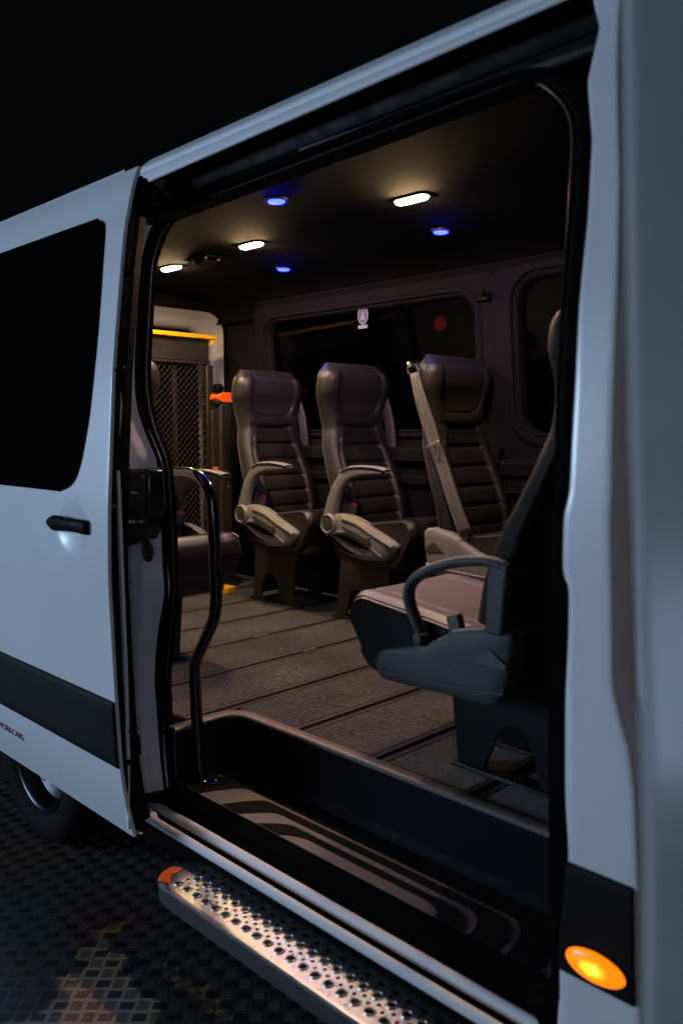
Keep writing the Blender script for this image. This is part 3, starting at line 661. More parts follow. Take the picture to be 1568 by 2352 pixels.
mb = MB(); mb.grid([[(pa[0]-.034+s*.022*math.cos(a), YD(zc)-h, zc+s*.022*math.sin(a)) for a in [2*math.pi*k/32 for k in range(32)]] for s, h in ((1,-.003),(1,.0015),(.8,.0015),(.8,-.003))], closed_u=True); dpart('lettering_ring', mb, 'label_red')

# ================================================================== GRAB RAIL
gr = thing('grab_rail', 'glossy black bent tube grab rail standing on the step beside the rear pillar', 'grab rail', (-2.075,1.462,ZT), world=True)
rp = [(375,1087),(405,1086),(432,1087),(450,1092),(468,1106),(482,1132),(488,1176),(491,1225),(493,1272),(496,1367),(495,1395),(490,1425),(474,1463),(457,1500),(449,1522),(447,1545),(451,1634),(456,1730),(463,1795)]
path = smooth_path([on(p, 1, 1.462) for p in rp], 6); path.append(np.array((path[-1][0], 1.462, ZT+.004)))
m_ = MB(); m_.tube(path, .0185, 20); obj('tube', m_, 'gloss', gr, smooth=60)
bx_, by_ = path[-1][0], 1.462
m_ = MB(); m_.box((bx_, by_, ZT+.0055), (.12,.05,.006), rz=.75); obj('foot_plate', m_, 'gloss', gr, bevel=.002)
m_ = MB(); m_.lathe(((.0185,.03),(.021,.012),(.026,.0085)), 2, (bx_, by_, ZT), 20); obj('weld_collar', m_, 'gloss', gr)
for s in (-1, 1):
    m_ = MB(); m_.lathe(((0,.014),(.005,.0135),(.007,.0115),(.0075,.008)), 2, (bx_+s*.045*math.cos(.75), by_+s*.045*math.sin(.75), ZT), 12); obj('bolt', m_, 'chrome', gr)
m_ = MB(); pa = on((386,1812), 2, ZT+.004); pb = on((545,1752), 2, ZT+.004)
m_.tube([(X0+.06,Y0+.01,ZT+.006),(X0+.06,Y0+.13,ZT+.006)], .0035, 8); vp('step_end_strip', m_, 'metal')

# ================================================================== SIDE STEP
ss = thing('side_step', 'perforated aluminium side step with an orange end, hung below the open door', 'side step', (-1.2,1.30,.378), world=True)
zt = .378; yo, yi = 1.1545, 1.322; xl, xr = -1.91, -.34; P = .0207
def outline_x(y):                                                # rounded left end
    t = (y-(yo+yi)/2)/((yi-yo)/2); return xl+.085*(1-math.sqrt(max(0, 1-min(1, abs(t))**2.2)))
# top plate made of cells, each with a real hole
def cell(mb, cx, cy, r, px, py, n=16):
    sq = []
    for k in range(n):
        a = 2*math.pi*k/n+math.pi/4; c_, s_ = math.cos(a), math.sin(a); m2 = max(abs(c_), abs(s_)); sq.append((cx+c_/m2*px/2, cy+s_/m2*py/2, zt))
    ci = [(cx+r*math.cos(2*math.pi*k/n+math.pi/4), cy+r*math.sin(2*math.pi*k/n+math.pi/4), zt) for k in range(n)]
    lo = [(x, y, zt-.012) for x, y, z in ci]
    mb.grid([sq, ci, lo], closed_u=True)
plate = MB(); big = []; y_in = 1.1848; xs0 = xl+.085; ncol = int((xr-xs0)/P)
# row: (height in y, hole radius, phase, raised collar)
ROWS = [(.024,.0097,0,1),(.012,.0052,1,0),(.012,.0052,0,0),(.024,.0097,1,1),(.012,.0050,0,0),(.024,.0085,0,0),(.012,.0048,1,0)]
yy = y_in
for hgt, r, ph, col in ROWS:
    cy = yy+hgt/2; yy += hgt
    for i in range(ncol):
        cx = xs0+P*(i+.5)
        if i % 2 == ph:
            cell(plate, cx, cy, r, P, hgt)
            if col: big.append((cx, cy))
        else: plate.add([(cx-P/2,cy-hgt/2,zt),(cx+P/2,cy-hgt/2,zt),(cx+P/2,cy+hgt/2,zt),(cx-P/2,cy+hgt/2,zt)], [(0,1,2,3)])
xa, xb = xs0, xs0+ncol*P; ya, yb = y_in, yy
# borders and rounded nose, skirt
plate.add([(xa,yo+.012,zt),(xb,yo+.012,zt),(xb,ya,zt),(xa,ya,zt)], [(0,1,2,3)])
plate.add([(xa,yb,zt),(xb,yb,zt),(xb,yi,zt),(xa,yi,zt)], [(0,1,2,3)])
plate.grid([[(xb,yo+.012,zt),(xa,yo+.012,zt)],[(xb,yo+.005,zt-.0015),(xa,yo+.005,zt-.0015)]])
nose = [(outline_x(y), y) for y in np.linspace(yo+.012, yi, 28)]
plate.grid([[(xa, y, zt) for x, y in nose], [(x+.012, y, zt) for x, y in nose], [(x+.003, y, zt-.004) for x, y in nose], [(x, y, zt-.014) for x, y in nose]])
obj('perforated_plate', plate, 'sidestep', ss, smooth=35)
sk = MB(); sk.grid([[(xb,yo+.005,zt-.0016),(xa,yo+.005,zt-.0016)],[(xb,yo+.001,zt-.006),(xa,yo+.001,zt-.006)],[(xb,yo+.001,zt-.0142),(xa,yo+.001,zt-.0142)]]); sk.grid([[(xb,yo+.001,zt-.0142),(xa,yo+.001,zt-.0142)] + [(x+.001,y,zt-.0142) for x, y in nose] , [(xb,yo+.004,zt-.055),(xa,yo+.004,zt-.055)] + [(x+.004,y,zt-.055) for x, y in nose], [(xb,yo+.02,zt-.06),(xa,yo+.02,zt-.06)] + [(x+.02,y,zt-.06) for x, y in nose]])
sk.add([(xa,yo+.012,zt-.0005),(nose[0][0]+.012,nose[0][1],zt-.0005),(xa,yo+.001,zt-.0142),(nose[0][0],nose[0][1],zt-.0142)], [(0,1,3,2)])
obj('skirt', sk, 'sidestep_dark', ss, smooth=40)
cm = None
for cx, cy in big:
    if cm is None:
        mb = MB(); mb.lathe(((.0140,.0002),(.0128,.0022),(.0116,.0036),(.0106,.0038),(.0098,.0028),(.0095,-.004),(.0095,-.012)), 2, (0,0,0), 18); cm = mb.mesh('grip_collar', 60); cm.materials.append(M['sidestep'])
    o = obj('grip_collar', cm, None, ss); o.location = Vector(o.location)+Vector((cx, cy, zt))
mb = MB(); mb.add([(xl+.02,yo+.02,zt-.05),(xb,yo+.02,zt-.05),(xb,yi,zt-.05),(xl+.02,yi,zt-.05)], [(0,1,2,3)]); obj('under_tray', mb, 'rubber', ss)
# orange end cap: wraps the outer corner of the nose
mb = MB(); seg = [(x, y) for x, y in nose if y < yo+.085]
mb.grid([[(x+.040+.004*math.sin(i*.9), y+.010, zt+.0012) for i, (x, y) in enumerate(seg)], [(x+.012, y, zt+.0016) for x, y in seg], [(x+.001, y, zt-.004) for x, y in seg], [(x-.0016, y, zt-.014) for x, y in seg]])
obj('orange_end_cap', mb, 'orange', ss, smooth=60)
for x in (-1.6, -.8):
    mb = MB(); mb.box2((x-.02, yi-.12, zt-.058), (x+.02, 1.62, zt-.03)); mb.box2((x-.02,1.58,zt-.05),(x+.02,1.62,.46)); obj('bracket', mb, 'sidestep_dark', ss, bevel=.004)

# ================================================================== SEATS
def backrest_mesh(W=.225):
    rear = [(.43,-.235),(.60,-.258),(.72,-.287),(.84,-.322),(.95,-.347),(1.04,-.360),(1.12,-.362),(1.20,-.352),(1.242,-.335)]
    front = [(.43,-.115),(.54,-.135),(.60,-.150),(.68,-.182),(.75,-.215),(.84,-.252),(.92,-.272),(1.0,-.280),(1.06,-.274),(1.12,-.254),(1.18,-.254),(1.222,-.276),(1.242,-.305)]
    half = [(.43,.208),(.52,.224),(.70,.232),(.85,.220),(.93,.198),(1.02,.212),(1.10,.236),(1.17,.230),(1.215,.205),(1.242,.17)]
    hs = np.concatenate([np.linspace(.43, 1.16, 100), np.linspace(1.165, 1.242, 22)])
    def sm(tab):
        a = np.array(tab); zz = np.linspace(.40, 1.27, 300); yy = np.interp(zz, a[:,0], a[:,1]); k = np.hanning(25); k /= k.sum()
        y2 = np.convolve(np.pad(yy, 12, mode='edge'), k, 'valid'); return lambda h: float(np.interp(h, zz, y2))
    fr, ff, fh = sm(rear), sm(front), sm(half)
    grooves = [.52, .60, .68, .765, .85]
    rows = []
    us = np.linspace(-1, 1, 61)
    for h in hs:
        xr, xf, hw = fr(h), ff(h), fh(h)
        if h > 1.20: 
            t = (h-1.20)/.042; mid = (xr+xf)/2; xf = mid+(xf-mid)*math.sqrt(max(.02, 1-t*t)); xr = mid+(xr-mid)*math.sqrt(max(.02, 1-t*t))
        th = xf-xr; r = []
        for uu in us:
            a = abs(uu); edge = (1-a**7)**.5 if a < 1 else 0
            x = xr+th*.35 + th*.65*edge
            body = max(0, min(1, (.96-h)/.06)); head = 1-body
            pw = .60 if h < .80 else .60-.08*min(1, (h-.80)/.15)
            bol = 1/(1+math.exp(-(a-pw)/.025))
            x += body*(.026*bol) * edge
            x -= body*.009*math.exp(-((a-pw)/.022)**2) + body*.006*math.exp(-((a-(pw+.17))/.018)**2)*(1 if h < .9 else .3)
            for gh in grooves:
                hh = h + .006*uu*uu; x -= (1-bol)*.012*math.exp(-((hh-gh)/.007)**2); x += (1-bol)*.004*math.exp(-((hh-gh-.04)/.03)**2)
            # headrest: wings + centre pad groove (U shape)
            pu = .62; uline = max(a-pu, 0)
            dpad = (a/pu)**4 + (max(0, 1.10-h)/.105)**4
            x += head*.022*(1/(1+math.exp(-(dpad-1)/.30)))*edge*(1 if h < 1.2 else .3)
            x -= head*.006*math.exp(-((dpad-1)/.22)**2)
            x -= .010*math.exp(-((h-(.965-.035*(1-uu*uu)))/.010)**2)*(a < .75)
            r.append((x, uu*hw, h))
        nb = 16
        for k in range(1, nb):
            uu = 1-2*k/nb; a = abs(uu); r.append((xr+th*.35-(th*.35)*(1-a**4)**.5, uu*hw, h))
        rows.append(r)
    mb = MB(); mb.grid(rows, closed_u=True); n = len(rows[0])
    mb.f.append(tuple(range(n-1, -1, -1))); mb.f.append(tuple(len(mb.v)-n+k for k in range(n)))
    # curves for piping & pad
    pip = {s: [(fr(h)+(ff(h)-fr(h))*.42, s*fh(h)*1.0, h) for h in np.linspace(.5, 1.2, 50)] for s in (-1, 1)}
    pad = MB(); prow = []
    ff2, fh2 = ff, fh
    idx = [i for i, uu in enumerate(us) if abs(uu) <= .60]
    for h, r in zip(hs, rows):
        if h < 1.0 or h > 1.205: continue
        lim = .60*(1-(max(0, 1.10-h)/.102)**4)**.25 if h < 1.10 and (max(0, 1.10-h)/.102) < 1 else (.60 if h >= 1.10 else 0)
        if lim <= 0: continue
        prow.append([(np.interp(t*lim, us, [q[0] for q in r[:61]])+.0025, t*lim*fh(h), h) for t in np.linspace(-1, 1, 21)])
    pad.grid(prow)
    return mb, pip, pad
_b, _pip, _pad = backrest_mesh()
BACK = _b.mesh('backrest', 60); PAD = _pad.mesh('headrest_pad', 60)
PIPE = {}
for s in (-1, 1):
    mb = MB(); mb.tube(_pip[s], .0032, 8); PIPE[s] = mb.mesh('piping', 60)
def cushion_mesh(front=.27, rear=-.20, top=.535, W=.228):
    mb = MB(); rows = []
    prof_ = smooth_path([(rear,top-.2),(rear,top-.075),(rear+.03,top-.055),(rear+.10,top-.045),(rear+.22,top-.028),(front-.12,top-.008),(front-.06,top-.002),(front-.022,top-.012),(front-.002,top-.04),(front-.004,top-.085),(front-.045,top-.16),(front-.085,top-.208),(front-.13,top-.222)], 5)
    us = np.linspace(-1, 1, 41)
    for x, z in prof_:
        r = []
        for uu in us:
            a = abs(uu); topness = max(0, min(1, (z-(top-.12))/.06))
            zz = z - topness*(.02*max(0, a-.86)/.14 + .006*math.exp(-((a-.66)/.02)**2)) - topness*.010*(1-a*a)*(1 if x < front-.05 else .3)
            xx = x - .012*max(0, a-.9)/.1*(1 if x > front-.05 else 0)
            for gx in (rear+.17, rear+.31): zz -= topness*.008*math.exp(-((x-gx)/.010)**2)*(a < .66)
            r.append((xx, uu*W, zz))
        rows.append(r)
    mb.grid(rows); n = 41; m = len(rows)
    for j in (0, n-1):
        mb.f.append(tuple(i*n+j for i in range(m)))
    pip = [(p[0], p[1]) for p in prof_]
    return mb, prof_
def make_seat(name, label, X, Y, rz, side, arm, recl=0., belt=None, front=.27, cover='ridged', group='cabin seats', light=False, cush='leather', pm='plastic', lea='leather', bs='base', top=.535):
    """local: faces +x, floor at z=0; side = -1/+1 is the local side that carries the armrest"""
    t = thing(name, label, 'seat', (X, Y, ZF), rz, group)
    b = obj('backrest', BACK if lea == 'leather' else BACK.copy(), None, t)
    if not b.data.materials: b.data.materials.append(M[lea])
    elif lea != 'leather': b.data.materials[0] = M[lea]
    p = obj('headrest_pad', PAD, 'leather_pad', b)
    for s in (-1, 1):
        pm_ = PIPE[s] if lea == 'leather' else PIPE[s].copy(); po = obj('piping', pm_, 'piping', b)
        if lea != 'leather': pm_.materials.clear(); pm_.materials.append(M[lea])
    if recl:
        pv = Vector((-.18, 0, .48)); b.matrix_local = Matrix.Translation(pv) @ Matrix.Rotation(-recl, 4, 'Y') @ Matrix.Translation(-pv)
    cm_, prf = cushion_mesh(front, top=top); c_ = obj('cushion', cm_, 'leather_shaded' if cush == 'leather_lit' else cush, t, smooth=50)
    if cush == 'leather_lit':                       # lit top and shaded sides painted in by face normal
        c_.data.materials.append(M['leather_lit'])
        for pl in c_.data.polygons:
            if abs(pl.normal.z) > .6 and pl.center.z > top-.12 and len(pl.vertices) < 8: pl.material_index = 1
    for s in (-1, 1):
        mb = MB(); mb.tube([(x-(.012 if x > front-.055 else 0), s*.2275, z-.012) for x, z in prf[10:-24]], .003, 8); obj('piping', mb, 'piping', c_)
    # pedestal: two side plates with an inverted-V cut-out, cross box
    for s in (-1, 1):
        mb = MB(); mb.prism([(-.285,.33),(.045,.33),(.035,.25),(.005,0),(-.075,0),(-.115,.10),(-.145,.145),(-.175,.155),(-.205,.145),(-.235,.09),(-.255,0),(-.322,0),(-.30,.2)], 1, s*.10-.006, s*.10+.006)
        obj('pedestal_plate', mb, bs, t, bevel=.002)
    mb = MB(); mb.box2((-.27,-.094,.27), (.03,.094,.325)); mb.box2((-.03,-.094,.16),(.025,.094,.27)); mb.box2((-.31,-.094,.03),(-.285,.094,.25)); obj('pedestal_box', mb, bs, t, bevel=.004)
    mb = MB(); mb.box2((-.20,-.19,.30), (front-.07,.19,.36)); obj('seat_pan', mb, 'base', t, bevel=.01)
    for s in (-1, 1):
        mb = MB(); mb.box2((-.33,s*.10-.022,.0),(.02,s*.10+.022,.012)); obj('floor_foot', mb, 'metal_dark', t, bevel=.002)
    s = side; y0 = s*.232
    if cover == 'ridged':
        # recliner cover: swept shell with ribs and a lever
        out = smooth_path([(-.245,.50),(-.255,.455),(-.235,.415),(-.17,.375),(-.08,.345),(.03,.332),(.13,.345),(.165,.365),(.20,.405),(.185,.43),(.10,.465),(.0,.505),(-.06,.525),(-.13,.535),(-.20,.53)], 4, closed=True)
        mb = MB(); cx, cz = -.03, .43
        rows = [[(x+(cx-x)*k, y0+s*d, z+(cz-z)*k) for x, z in out] for k, d in ((0,-.02),(0,.012),(.03,.022),(.09,.028),(.3,.031),(.6,.032),(.98,.032))]
        mb.grid(rows, closed_u=True); cv = obj('side_cover', mb, pm, t, smooth=50)
        for cres in ([(-.222,.425),(-.195,.400),(-.15,.379),(-.09,.362),(-.03,.357),(-.085,.376),(-.14,.402),(-.185,.424)],
                     [(-.19,.437),(-.14,.443),(-.085,.436),(-.02,.416),(.05,.388),(-.02,.392),(-.08,.405),(-.14,.424)]):
            mb = MB(); mb.prism([tuple(q) for q in smooth_path(cres, 4, closed=True)], 1, y0+s*.020, y0+s*.0365); obj('groove_shade', mb, 'black', cv)  # raised black crescents painting in the shade of the cover's grooves
        mb = MB(); sp = smooth_path([(-.19,.440),(-.12,.452),(-.06,.444),(.03,.408),(.12,.362)], 5); mb.tube([(x, y0+s*.030, z) for x, z in sp], [.010*(1-.6*i/len(sp)) for i in range(len(sp))], 8); obj('cover_spine', mb, pm, cv, smooth=60)
        mb = MB(); sp = smooth_path([(-.12,.512),(-.03,.495),(.06,.456),(.185,.410)], 5); mb.tube([(x, y0+s*.026, z) for x, z in sp], .011, 8); obj('cover_spine', mb, pm, cv, smooth=60)
        mb = MB(); mb.prism([(-.115,.478),(-.10,.487),(.055,.440),(.06,.415),(.045,.41),(.0,.428)], 1, y0+s*.02, y0+s*.05); obj('recline_lever', mb, 'plastic_dark', t, bevel=.003)
        mb = MB(); mb.lathe([(.046,-.0),(.05,s*.03),(.047,s*.045),(.042,s*.05),(.037,s*.046),(.034,s*.043),(.001,s*.044)], 1, (-.205,y0,.485), 32); hub = obj('pivot_hub', mb, pm, t, smooth=45)
        mb = MB(); mb.lathe([(.035,s*.0435),(.033,s*.047),(.001,s*.049)], 1, (-.205,y0,.485), 28); obj('hub_cap', mb, 'plastic_dark', hub)
    else:
        dz = top-.47
        out = [(x, z+dz) for x, z in smooth_path([(.183,.291),(.170,.316),(.137,.332),(.07,.350),(-.001,.374),(-.065,.405),(-.085,.420),(-.193,.446),(-.229,.449),(-.253,.439),(-.261,.416),(-.249,.322),(-.232,.276),(-.211,.255),(-.175,.249),(-.027,.246),(.118,.242),(.164,.246),(.185,.27)], 4, closed=True)]
        mb = MB(); cx, cz = -.08, .33+dz
        rows = [[(x+(cx-x)*k, y0+s*d, z+(cz-z)*k) for x, z in out] for k, d in ((0,-.03),(0,.014),(.025,.022),(.08,.026),(.3,.029),(.6,.030),(.98,.030))]
        mb.grid(rows, closed_u=True); cv = obj('side_cover', mb, pm, t, smooth=50)
        mb = MB(); mb.grid([[(x, y0+s*d, z) for x, z in smooth_path([(-.24,.285+o+dz),(-.15,.276+o*.9+dz),(-.0,.270+o*.8+dz),(.15,.266+o*.6+dz)], 5)] for o, d in ((0,.024),(.004,.032),(.010,.032),(.016,.026))]); obj('cover_rib', mb, pm, cv)
        mb = MB(); mb.prism([(-.250,.362+dz),(-.246,.350+dz),(-.160,.350+dz),(-.150,.354+dz),(-.192,.392+dz),(-.2,.395+dz)], 1, y0+s*.026, y0+s*.0325); obj('cover_recess', mb, 'plastic_dark', cv, bevel=.002)
        mb = MB(); mb.box((-.068, y0-s*.012, .425+dz), (.042,.024,.055), ry=.3); obj('buckle', mb, 'plastic_dark', t, bevel=.006)
    if cover == 'ridged':
        mb = MB(); mb.box((-.115, s*.200, .555), (.05,.022,.05), ry=.25); bk = obj('buckle', mb, 'plastic_dark', t, bevel=.005)
        mb = MB(); mb.box((-.103, s*.200, .5815), (.034,.013,.008), ry=.25); obj('red_button', mb, 'red', bk, bevel=.002)
    if arm == 'swept':
        cen = smooth_path([(-.215,.52),(-.19,.60),(-.155,.665),(-.105,.712),(-.03,.732),(.06,.735),(.125,.733)], 5)
        wd = smooth_path([(.036,),(.030,),(.029,),(.027,),(.020,),(.013,),(.004,)], 5)
        mb = MB(); rows = []
        for i, ((x, z), (q,)) in enumerate(zip(cen, wd)):
            a = np.array(cen[min(i+1, len(cen)-1)])-np.array(cen[max(0, i-1)]); a = a/np.linalg.norm(a); nx, nz = -a[1], a[0]
            rows.append([(x+nx*q*cu, y0+s*(.012+.022*cv_), z+nz*q*cu) for cu, cv_ in [(math.copysign(abs(math.cos(k))**.5, math.cos(k)), math.copysign(abs(math.sin(k))**.5, math.sin(k))) for k in [2*math.pi*j/20 for j in range(20)]]])
        n0 = 0; mb.grid(rows, closed_u=True); mb.f.append(tuple(range(20))); mb.f.append(tuple(len(mb.v)-20+k for k in range(20)))
        ar = obj('armrest', mb, pm, t, smooth=50)
        mb = MB(); pp = smooth_path([(-.13,.730),(-.07,.752),(.03,.757),(.12,.750),(.142,.742)], 4)
        mb.grid([[(x, y0+s*.012+cy*.028, z+cz*.007) for cy, cz in [(math.cos(k), math.sin(k)) for k in [2*math.pi*j/12 for j in range(12)]]] for x, z in pp], closed_u=True); obj('armrest_pad', mb, pm, ar, smooth=60)
    elif arm == 'loop':
        pts = [(.014,.375),(.024,.398),(.036,.420),(.055,.451),(.065,.487),(.055,.521),(.01,.556),(-.07,.588),(-.153,.604),(-.205,.604),(-.228,.598)]
        mb = MB(); rows = []
        cen = smooth_path(pts, 5)
        for i, (x, z) in enumerate(cen):
            a = np.array(cen[min(i+1, len(cen)-1)])-np.array(cen[max(0, i-1)]); a = a/np.linalg.norm(a); nx, nz = -a[1], a[0]
            rows.append([(x+nx*.0145*math.cos(k), y0+s*(.018+.019*math.sin(k)), z+nz*.0145*math.cos(k)) for k in [2*math.pi*j/16 for j in range(16)]])
        mb.grid(rows, closed_u=True); mb.f.append(tuple(range(16))); mb.f.append(tuple(len(mb.v)-16+k for k in range(16)))
        ar = obj('armrest', mb, pm, t, smooth=60)
        mb = MB(); mb.lathe([(.001,s*.045),(.012,s*.044),(.017,s*.038),(.018,s*.0)], 1, (.016,y0,.381), 20); obj('arm_pivot', mb, pm, ar)
        mb = MB(); mb.prism([(-.195,.600),(-.225,.614),(-.250,.602),(-.247,.575),(-.235,.43),(-.185,.43),(-.190,.57)], 1, y0+s*.004, y0+s*.034); obj('arm_strut', mb, pm, ar, bevel=.008, seg=3)
    if belt == 'far':
        a = np.array((-.30,-s*.205,1.10)); b_ = np.array((-.205,-s*.235,.56)); mb = MB(); rows = []
        for k in range(14):
            q = k/13; c0 = a+(b_-a)*q + np.array((.015*math.sin(q*6), 0, 0)); rows.append([c0+np.array((.026,-.006*s,.004)), c0+np.array((0,-.004*s,0)), c0+np.array((-.022,.006*s,-.004))])
        mb.grid(rows); o = obj('belt', mb, 'belt', t, smooth=60); so_ = o.modifiers.new('thick', 'SOLIDIFY'); so_.thickness = .0022
    elif belt == 'near':
        a = np.array((-.335, y0+s*.006, 1.160)); m1 = np.array((-.222, y0+s*.010, .86)); b_ = np.array((-.055, y0+s*.004, .50)); mb = MB(); rows = []
        for k in range(30):
            q = k/29; c0 = (a*(1-2*q)+m1*2*q) if q < .5 else (m1*(2-2*q)+b_*(2*q-1)); c0 = c0+np.array((.016*math.sin(q*math.pi)*0, s*.006*math.sin(q*9), 0)); hw_ = .019+.011*min(1, q*3)
            rows.append([c0+np.array((hw_*j, s*(.003*math.sin(j*5+q*5)), .35*hw_*j)) for j in np.linspace(-1, 1, 9)])
        mb.grid(rows); o = obj('belt', mb, 'belt', t, smooth=60); so_ = o.modifiers.new('thick', 'SOLIDIFY'); so_.thickness = .0024
        q = m1; mb = MB(); mb.box((q[0],q[1]+s*.006,q[2]+.004), (.078,.006,.011), ry=-.35); mb.box((q[0]+.008,q[1]+s*.006,q[2]-.03), (.006,.004,.045), ry=-.25); mb.box((q[0]+.028,q[1]+s*.006,q[2]-.023), (.006,.004,.045), ry=-.25); mb.box((q[0]+.0235,q[1]+s*.006,q[2]-.047), (.026,.004,.006), ry=-.3)
        obj('belt_tongue', mb, 'chrome', t, bevel=.0012)
        mb = MB(); mb.tube([(-.372,y0,1.16),(-.375,y0+s*.004,1.185),(-.355,y0+s*.006,1.198),(-.325,y0+s*.006,1.192),(-.312,y0+s*.004,1.172),(-.325,y0,1.158),(-.372,y0,1.16)], .004, 8); mb.lathe(((0,s*.024),(.012,s*.02),(.014,s*.0),(.014,-s*.03)), 1, (-.352,y0,1.194), 16); obj('belt_guide', mb, 'chrome', t)
    return t
make_seat('coach_chair', 'dark leather seat by the far window, nearest the mesh lift, swept grey armrest', -3.20, 2.945, 0, -1, 'swept', belt='far')
make_seat('coach_chair', 'dark leather seat with swept grey armrest, middle of the far window row', -2.55, 2.945, 0, -1, 'swept', belt='far')
make_seat('coach_chair', 'dark leather seat with grey belt hanging from its shoulder, frontmost of the window row', -1.935, 2.945, 0, -1, None, belt='near', cover='plate')
make_seat('coach_chair', 'dark leather seat half hidden behind the black grab rail and rear pillar', -2.76, 1.735, 0, 1, 'swept', cover='ridged', pm='plastic_dark')
make_seat('coach_chair', 'rear-facing seat with slate loop armrest by the front edge of the doorway', -1.325, 1.895, math.pi, 1, 'loop', recl=.08, cover='plate', front=.315, cush='leather_lit', pm='plastic_slate', lea='leather_shaded', bs='leather_shaded', top=.470)

# ================================================================== WHEELCHAIR LIFT
XLi = -4.02
lf = thing('wheelchair_lift', 'folded dark steel wheelchair lift platform of diamond mesh with yellow top edge at the rear', 'wheelchair lift', (XLi,2.4,ZF), world=True)
def lx(px, x=XLi): return on(px, 0, x)
yR = lx((478,850))[1]; zTop = lx((485,772))[2]; yL = 1.85; zM0 = lx((465,838))[2]; zM1 = .80; yM = lx((464,900))[1]
mb = MB(); mb.box2((XLi-.03,yL,zTop-.024),(XLi+.05,lx((487,772))[1],zTop)); obj('yellow_edge', mb, 'yellow', lf, bevel=.003)
mb = MB(); mb.prism([(yR-.005,zTop-.024),(yR+.02,zTop-.024),(yR-.005,zTop-.06)], 0, XLi+.02, XLi+.045); obj('yellow_gusset', mb, 'yellow', lf)
mb = MB(); mb.box2((XLi-.01,yL,zTop-.15),(XLi+.012,yR,zTop-.024)); obj('top_plate', mb, 'lift', lf, bevel=.003)
mb = MB(); mb.box2((XLi-.015,yL,zM0),(XLi+.02,yR,zTop-.151)); obj('top_rail', mb, 'lift', lf, bevel=.005)
mb = MB(); mb.box2((XLi-.02,yM+.01,.74),(XLi+.035,yR+.012,zM0-.001)); obj('side_rail', mb, 'lift', lf, bevel=.006)
mb = MB(); mb.box2((XLi-.015,yL-.06,.74),(XLi+.02,yL,zTop-.05)); obj('side_rail', mb, 'lift', lf, bevel=.006)
mb = MB(); mb.box2((XLi-.05,lx((408,900))[1]-.012,.76),(XLi-.022,lx((408,900))[1]+.012,zM0)); obj('rib', mb, 'lift', lf, bevel=.003)
mb = MB(); dy, dz = .036, .0185                                   # expanded metal: zig-zag strands
nz = int((zM0-zM1)/dz)
for k in range(nz+1):
    z0 = zM1+k*dz; pts = []; ny = int((yM-yL)/(dy/2))+1
    for j in range(ny+1):
        pts.append((XLi+.004*(1 if (j+k) % 2 else -1), yL+j*dy/2, z0+(dz/2 if (j+k) % 2 else -dz/2)*.97))
    mb.grid([[ (x,y,z+.0022) for x,y,z in pts],[(x+.004,y,z+.0008) for x,y,z in pts],[(x+.003,y,z-.0024) for x,y,z in pts],[(x-.002,y,z-.001) for x,y,z in pts]], closed_v=True)
o = obj('expanded_mesh', mb, 'mesh', lf, smooth=0); o['kind'] = 'stuff'
sm_ = None
for k in range(int((zM0-.82)/.052)):
    if sm_ is None:
        q = MB(); q.lathe(((0,.008),(.005,.007),(.008,.0)), 0, (0,0,0), 8); sm_ = q.mesh('rivet', 50); sm_.materials.append(M['lift'])
    o = obj('rivet', sm_, None, lf); o.location = Vector(o.location)+Vector((XLi+.012, yM+.002, zM0-.02-.052*k))
# tower post with orange cap
XP = -3.88
pc = on((511,917), 0, XP); pw = .052
mb = MB(); mb.box2((XP-.05,pc[1]-.04,ZF+.01),(XP+.03,pc[1]+.045,pc[2]-.02)); obj('tower_post', mb, 'lift', lf, bevel=.012, seg=3)
mb = MB(); mb.box2((XP-.035,pc[1]-.075,ZF+.01),(XP+.0,pc[1]-.041,pc[2]-.06)); obj('tower_slide', mb, 'lift', lf, bevel=.004)
cap = smooth_path([(-.055,.0),(-.05,.022),(-.035,.034),(-.0,.038),(.036,.036),(.046,.02),(.052,-.018),(-.02,-.018),(-.04,-.012)], 3, closed=True)
mb = MB(); mb.prism([(pc[1]+a, pc[2]+b) for a, b in cap], 0, XP-.052, XP+.036); obj('orange_cap', mb, 'orange', lf, bevel=.004)
for px, r in (((497,893),.030),((496,922),.024)):
    p = on(px, 0, XP-.01); mb = MB(); mb.lathe(((0,.045),(r*.7,.042),(r,.03),(r,0)), 0, p, 18); obj('knob', mb, 'black' if r > .028 else 'lift', lf)
for px in ((511,931),(520,931),(525,1118),(533,1118),(514,1222),(463,888)):
    p = on(px, 0, XP+.03); mb = MB(); mb.lathe(((0,.006),(.004,.005),(.006,.001),(.006,-.004)), 0, p, 10); obj('bolt', mb, 'chrome', lf)
pa = on((490,1073), 0, XP+.002); pb = on((503,1098), 0, XP+.002); mb = MB(); mb.box2((XP+.001,pa[1],pb[2]),(XP+.004,pb[1],pa[2])); lab = obj('warning_label', mb, 'label_white', lf)
hgt = pa[2]-pb[2]; wdt = pb[1]-pa[1]
mb = MB(); mb.box2((XP+.0042,pa[1]+.002,pa[2]-.3*hgt),(XP+.005,pb[1]-.002,pa[2]-.002)); obj('label_band', mb, 'orange', lab)
mb = MB(); mb.prism([(pa[1]+wdt*.2,pb[2]+hgt*.55),(pa[1]+wdt*.8,pb[2]+hgt*.6),(pa[1]+wdt*.6,pb[2]+hgt*.2),(pa[1]+wdt*.45,pb[2]+hgt*.12),(pa[1]+wdt*.35,pb[2]+hgt*.35)], 0, XP+.0042, XP+.005); obj('label_symbol', mb, 'label_red', lab)
p = on((521,1362), 2, ZF); mb = MB(); mb.box((p[0],p[1],ZF+.02), (.09,.07,.04)); obj('yellow_floor_stop', mb, 'yellow', lf, bevel=.006)

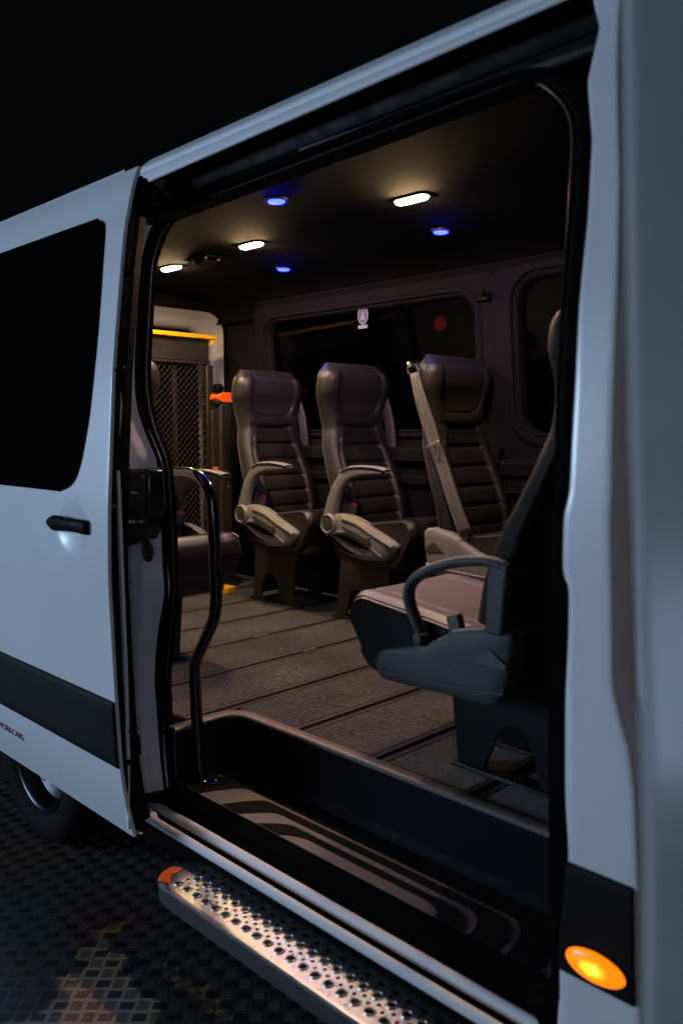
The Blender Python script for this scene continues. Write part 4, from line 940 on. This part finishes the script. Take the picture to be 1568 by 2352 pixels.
# ================================================================== CEILING LAMPS
def warm_lamp(px, label):
    p = on(px, 2, 2.392); t = thing('ceiling_lamp', label, 'ceiling lamp', (p[0], p[1], 2.398), 0, 'warm ceiling lamps')
    n = 6
    mb = MB(); mb.grid([[(a, b, z) for a, b in rrect(-h, h, -v, v, r, n)] for h, v, r, z in ((.082,.036,.026,.004),(.081,.035,.025,-.001),(.078,.032,.023,-.0025),(.069,.024,.019,-.002),(.068,.023,.019,.001))], closed_u=True); obj('bezel', mb, 'black', t)
    mb = MB(); mb.grid([[(a, b, z) for a, b in rrect(-h, h, -v, v, r, n)] for h, v, r, z in ((.067,.0200,.0185,.0),(.066,.0195,.018,-.006),(.062,.0165,.015,-.0095),(.04,.008,.007,-.0115),(.002,.001,.0005,-.012))], closed_u=True); obj('lens', mb, 'warm', t)
warm_lamp((945,460), 'lit warm rectangular ceiling lamp, largest and nearest of the three'); warm_lamp((577,565), 'lit warm rectangular ceiling lamp between the two left blue spots'); warm_lamp((393,617), 'lit warm rectangular ceiling lamp beside the rear pillar seal')
def blue_lamp(px, label, world=None):
    p = on(px, 2, 2.39) if world is None else world; t = thing('blue_spot_lamp', label, 'spot lamp', (p[0], p[1], 2.393), 0, 'blue ceiling spots')
    mb = MB(); mb.lathe(((.042,.004),(.041,-.003),(.038,-.006),(.031,-.006),(.030,-.003)), 2, (0,0,0), 28); obj('bezel', mb, 'metal_dark', t)
    mb = MB(); mb.lathe(((.030,-.003),(.029,-.008),(.024,-.011),(.001,-.012)), 2, (0,0,0), 24); obj('lens', mb, 'blue', t)
blue_lamp((635,460), 'lit blue ceiling spot left of the big warm lamp, near the door opening'); blue_lamp((1012,531), 'lit blue ceiling spot below right of the big warm lamp'); blue_lamp((651,617), 'lit blue ceiling spot farthest back, right of the middle warm lamp')
p = on((467,596), 2, 2.392); cb = thing('ceiling_bracket', 'small dark bolted bracket on the headliner between the rear warm lamps', 'bracket', (p[0], p[1], 2.40))
mb = MB(); mb.box2((-.09,-.05,-.012),(.09,.05,0)); mb.box2((-.03,-.035,-.03),(.05,.035,-.012)); obj('plate', mb, 'black', cb, bevel=.004)
for dx, dy_ in ((-.07,-.04),(.07,-.035),(.07,.035),(-.02,.04)):
    mb = MB(); mb.lathe(((0,-.02),(.006,-.018),(.008,-.012)), 2, (dx,dy_,0), 10); obj('bolt', mb, 'metal', cb)

# ================================================================== WINDOW STICKER, RED LAMP OUTSIDE
p = on((833,724), 1, 3.13)
st = thing('window_sticker', 'small oval blue and white sticker on the far side window', 'sticker', tuple(p))
mb = MB(); mb.grid([[(.037*s*math.cos(a), d, .046*s*math.sin(a)) for a in [2*math.pi*k/28 for k in range(28)]] for s, d in ((1,.002),(1,0),(.001,0))], closed_u=True); obj('disc', mb, 'sticker_w', st)
mb = MB(); mb.grid([[(.031*s*math.cos(a), d, .040*s*math.sin(a)) for a in [2*math.pi*k/28 for k in range(28)]] for s, d in ((1,.000),(1,-.001),(.001,-.001))], closed_u=True); obj('field', mb, 'sticker', st)
mb = MB(); mb.sheet([(0,-.0016,.032),(-.008,-.0016,.012),(-.006,-.0016,.006),(-.018,-.0016,-.022),(.018,-.0016,-.022),(.006,-.0016,.006),(.008,-.0016,.012)], (0,.0004,0)); obj('symbol', mb, 'sticker_w', st)
mb = MB(); mb.box2((-.034,-.0012,-.066),(.034,.001,-.049)); obj('caption_bar', mb, 'sticker_w', st)
p = on((1010,742), 1, 9.0); mb = MB(); mb.lathe(((.001,-.10),(.06,-.08),(.085,-.03),(.085,.03),(.06,.08),(.001,.10)), 2, p, 20)
tag(obj('red_lamp', mb, 'redlamp'), 'blurred red lamp glowing in the dark beyond the far window', 'lamp')
for o in list(bpy.data.objects):
    if 'world' in o: del o['world']
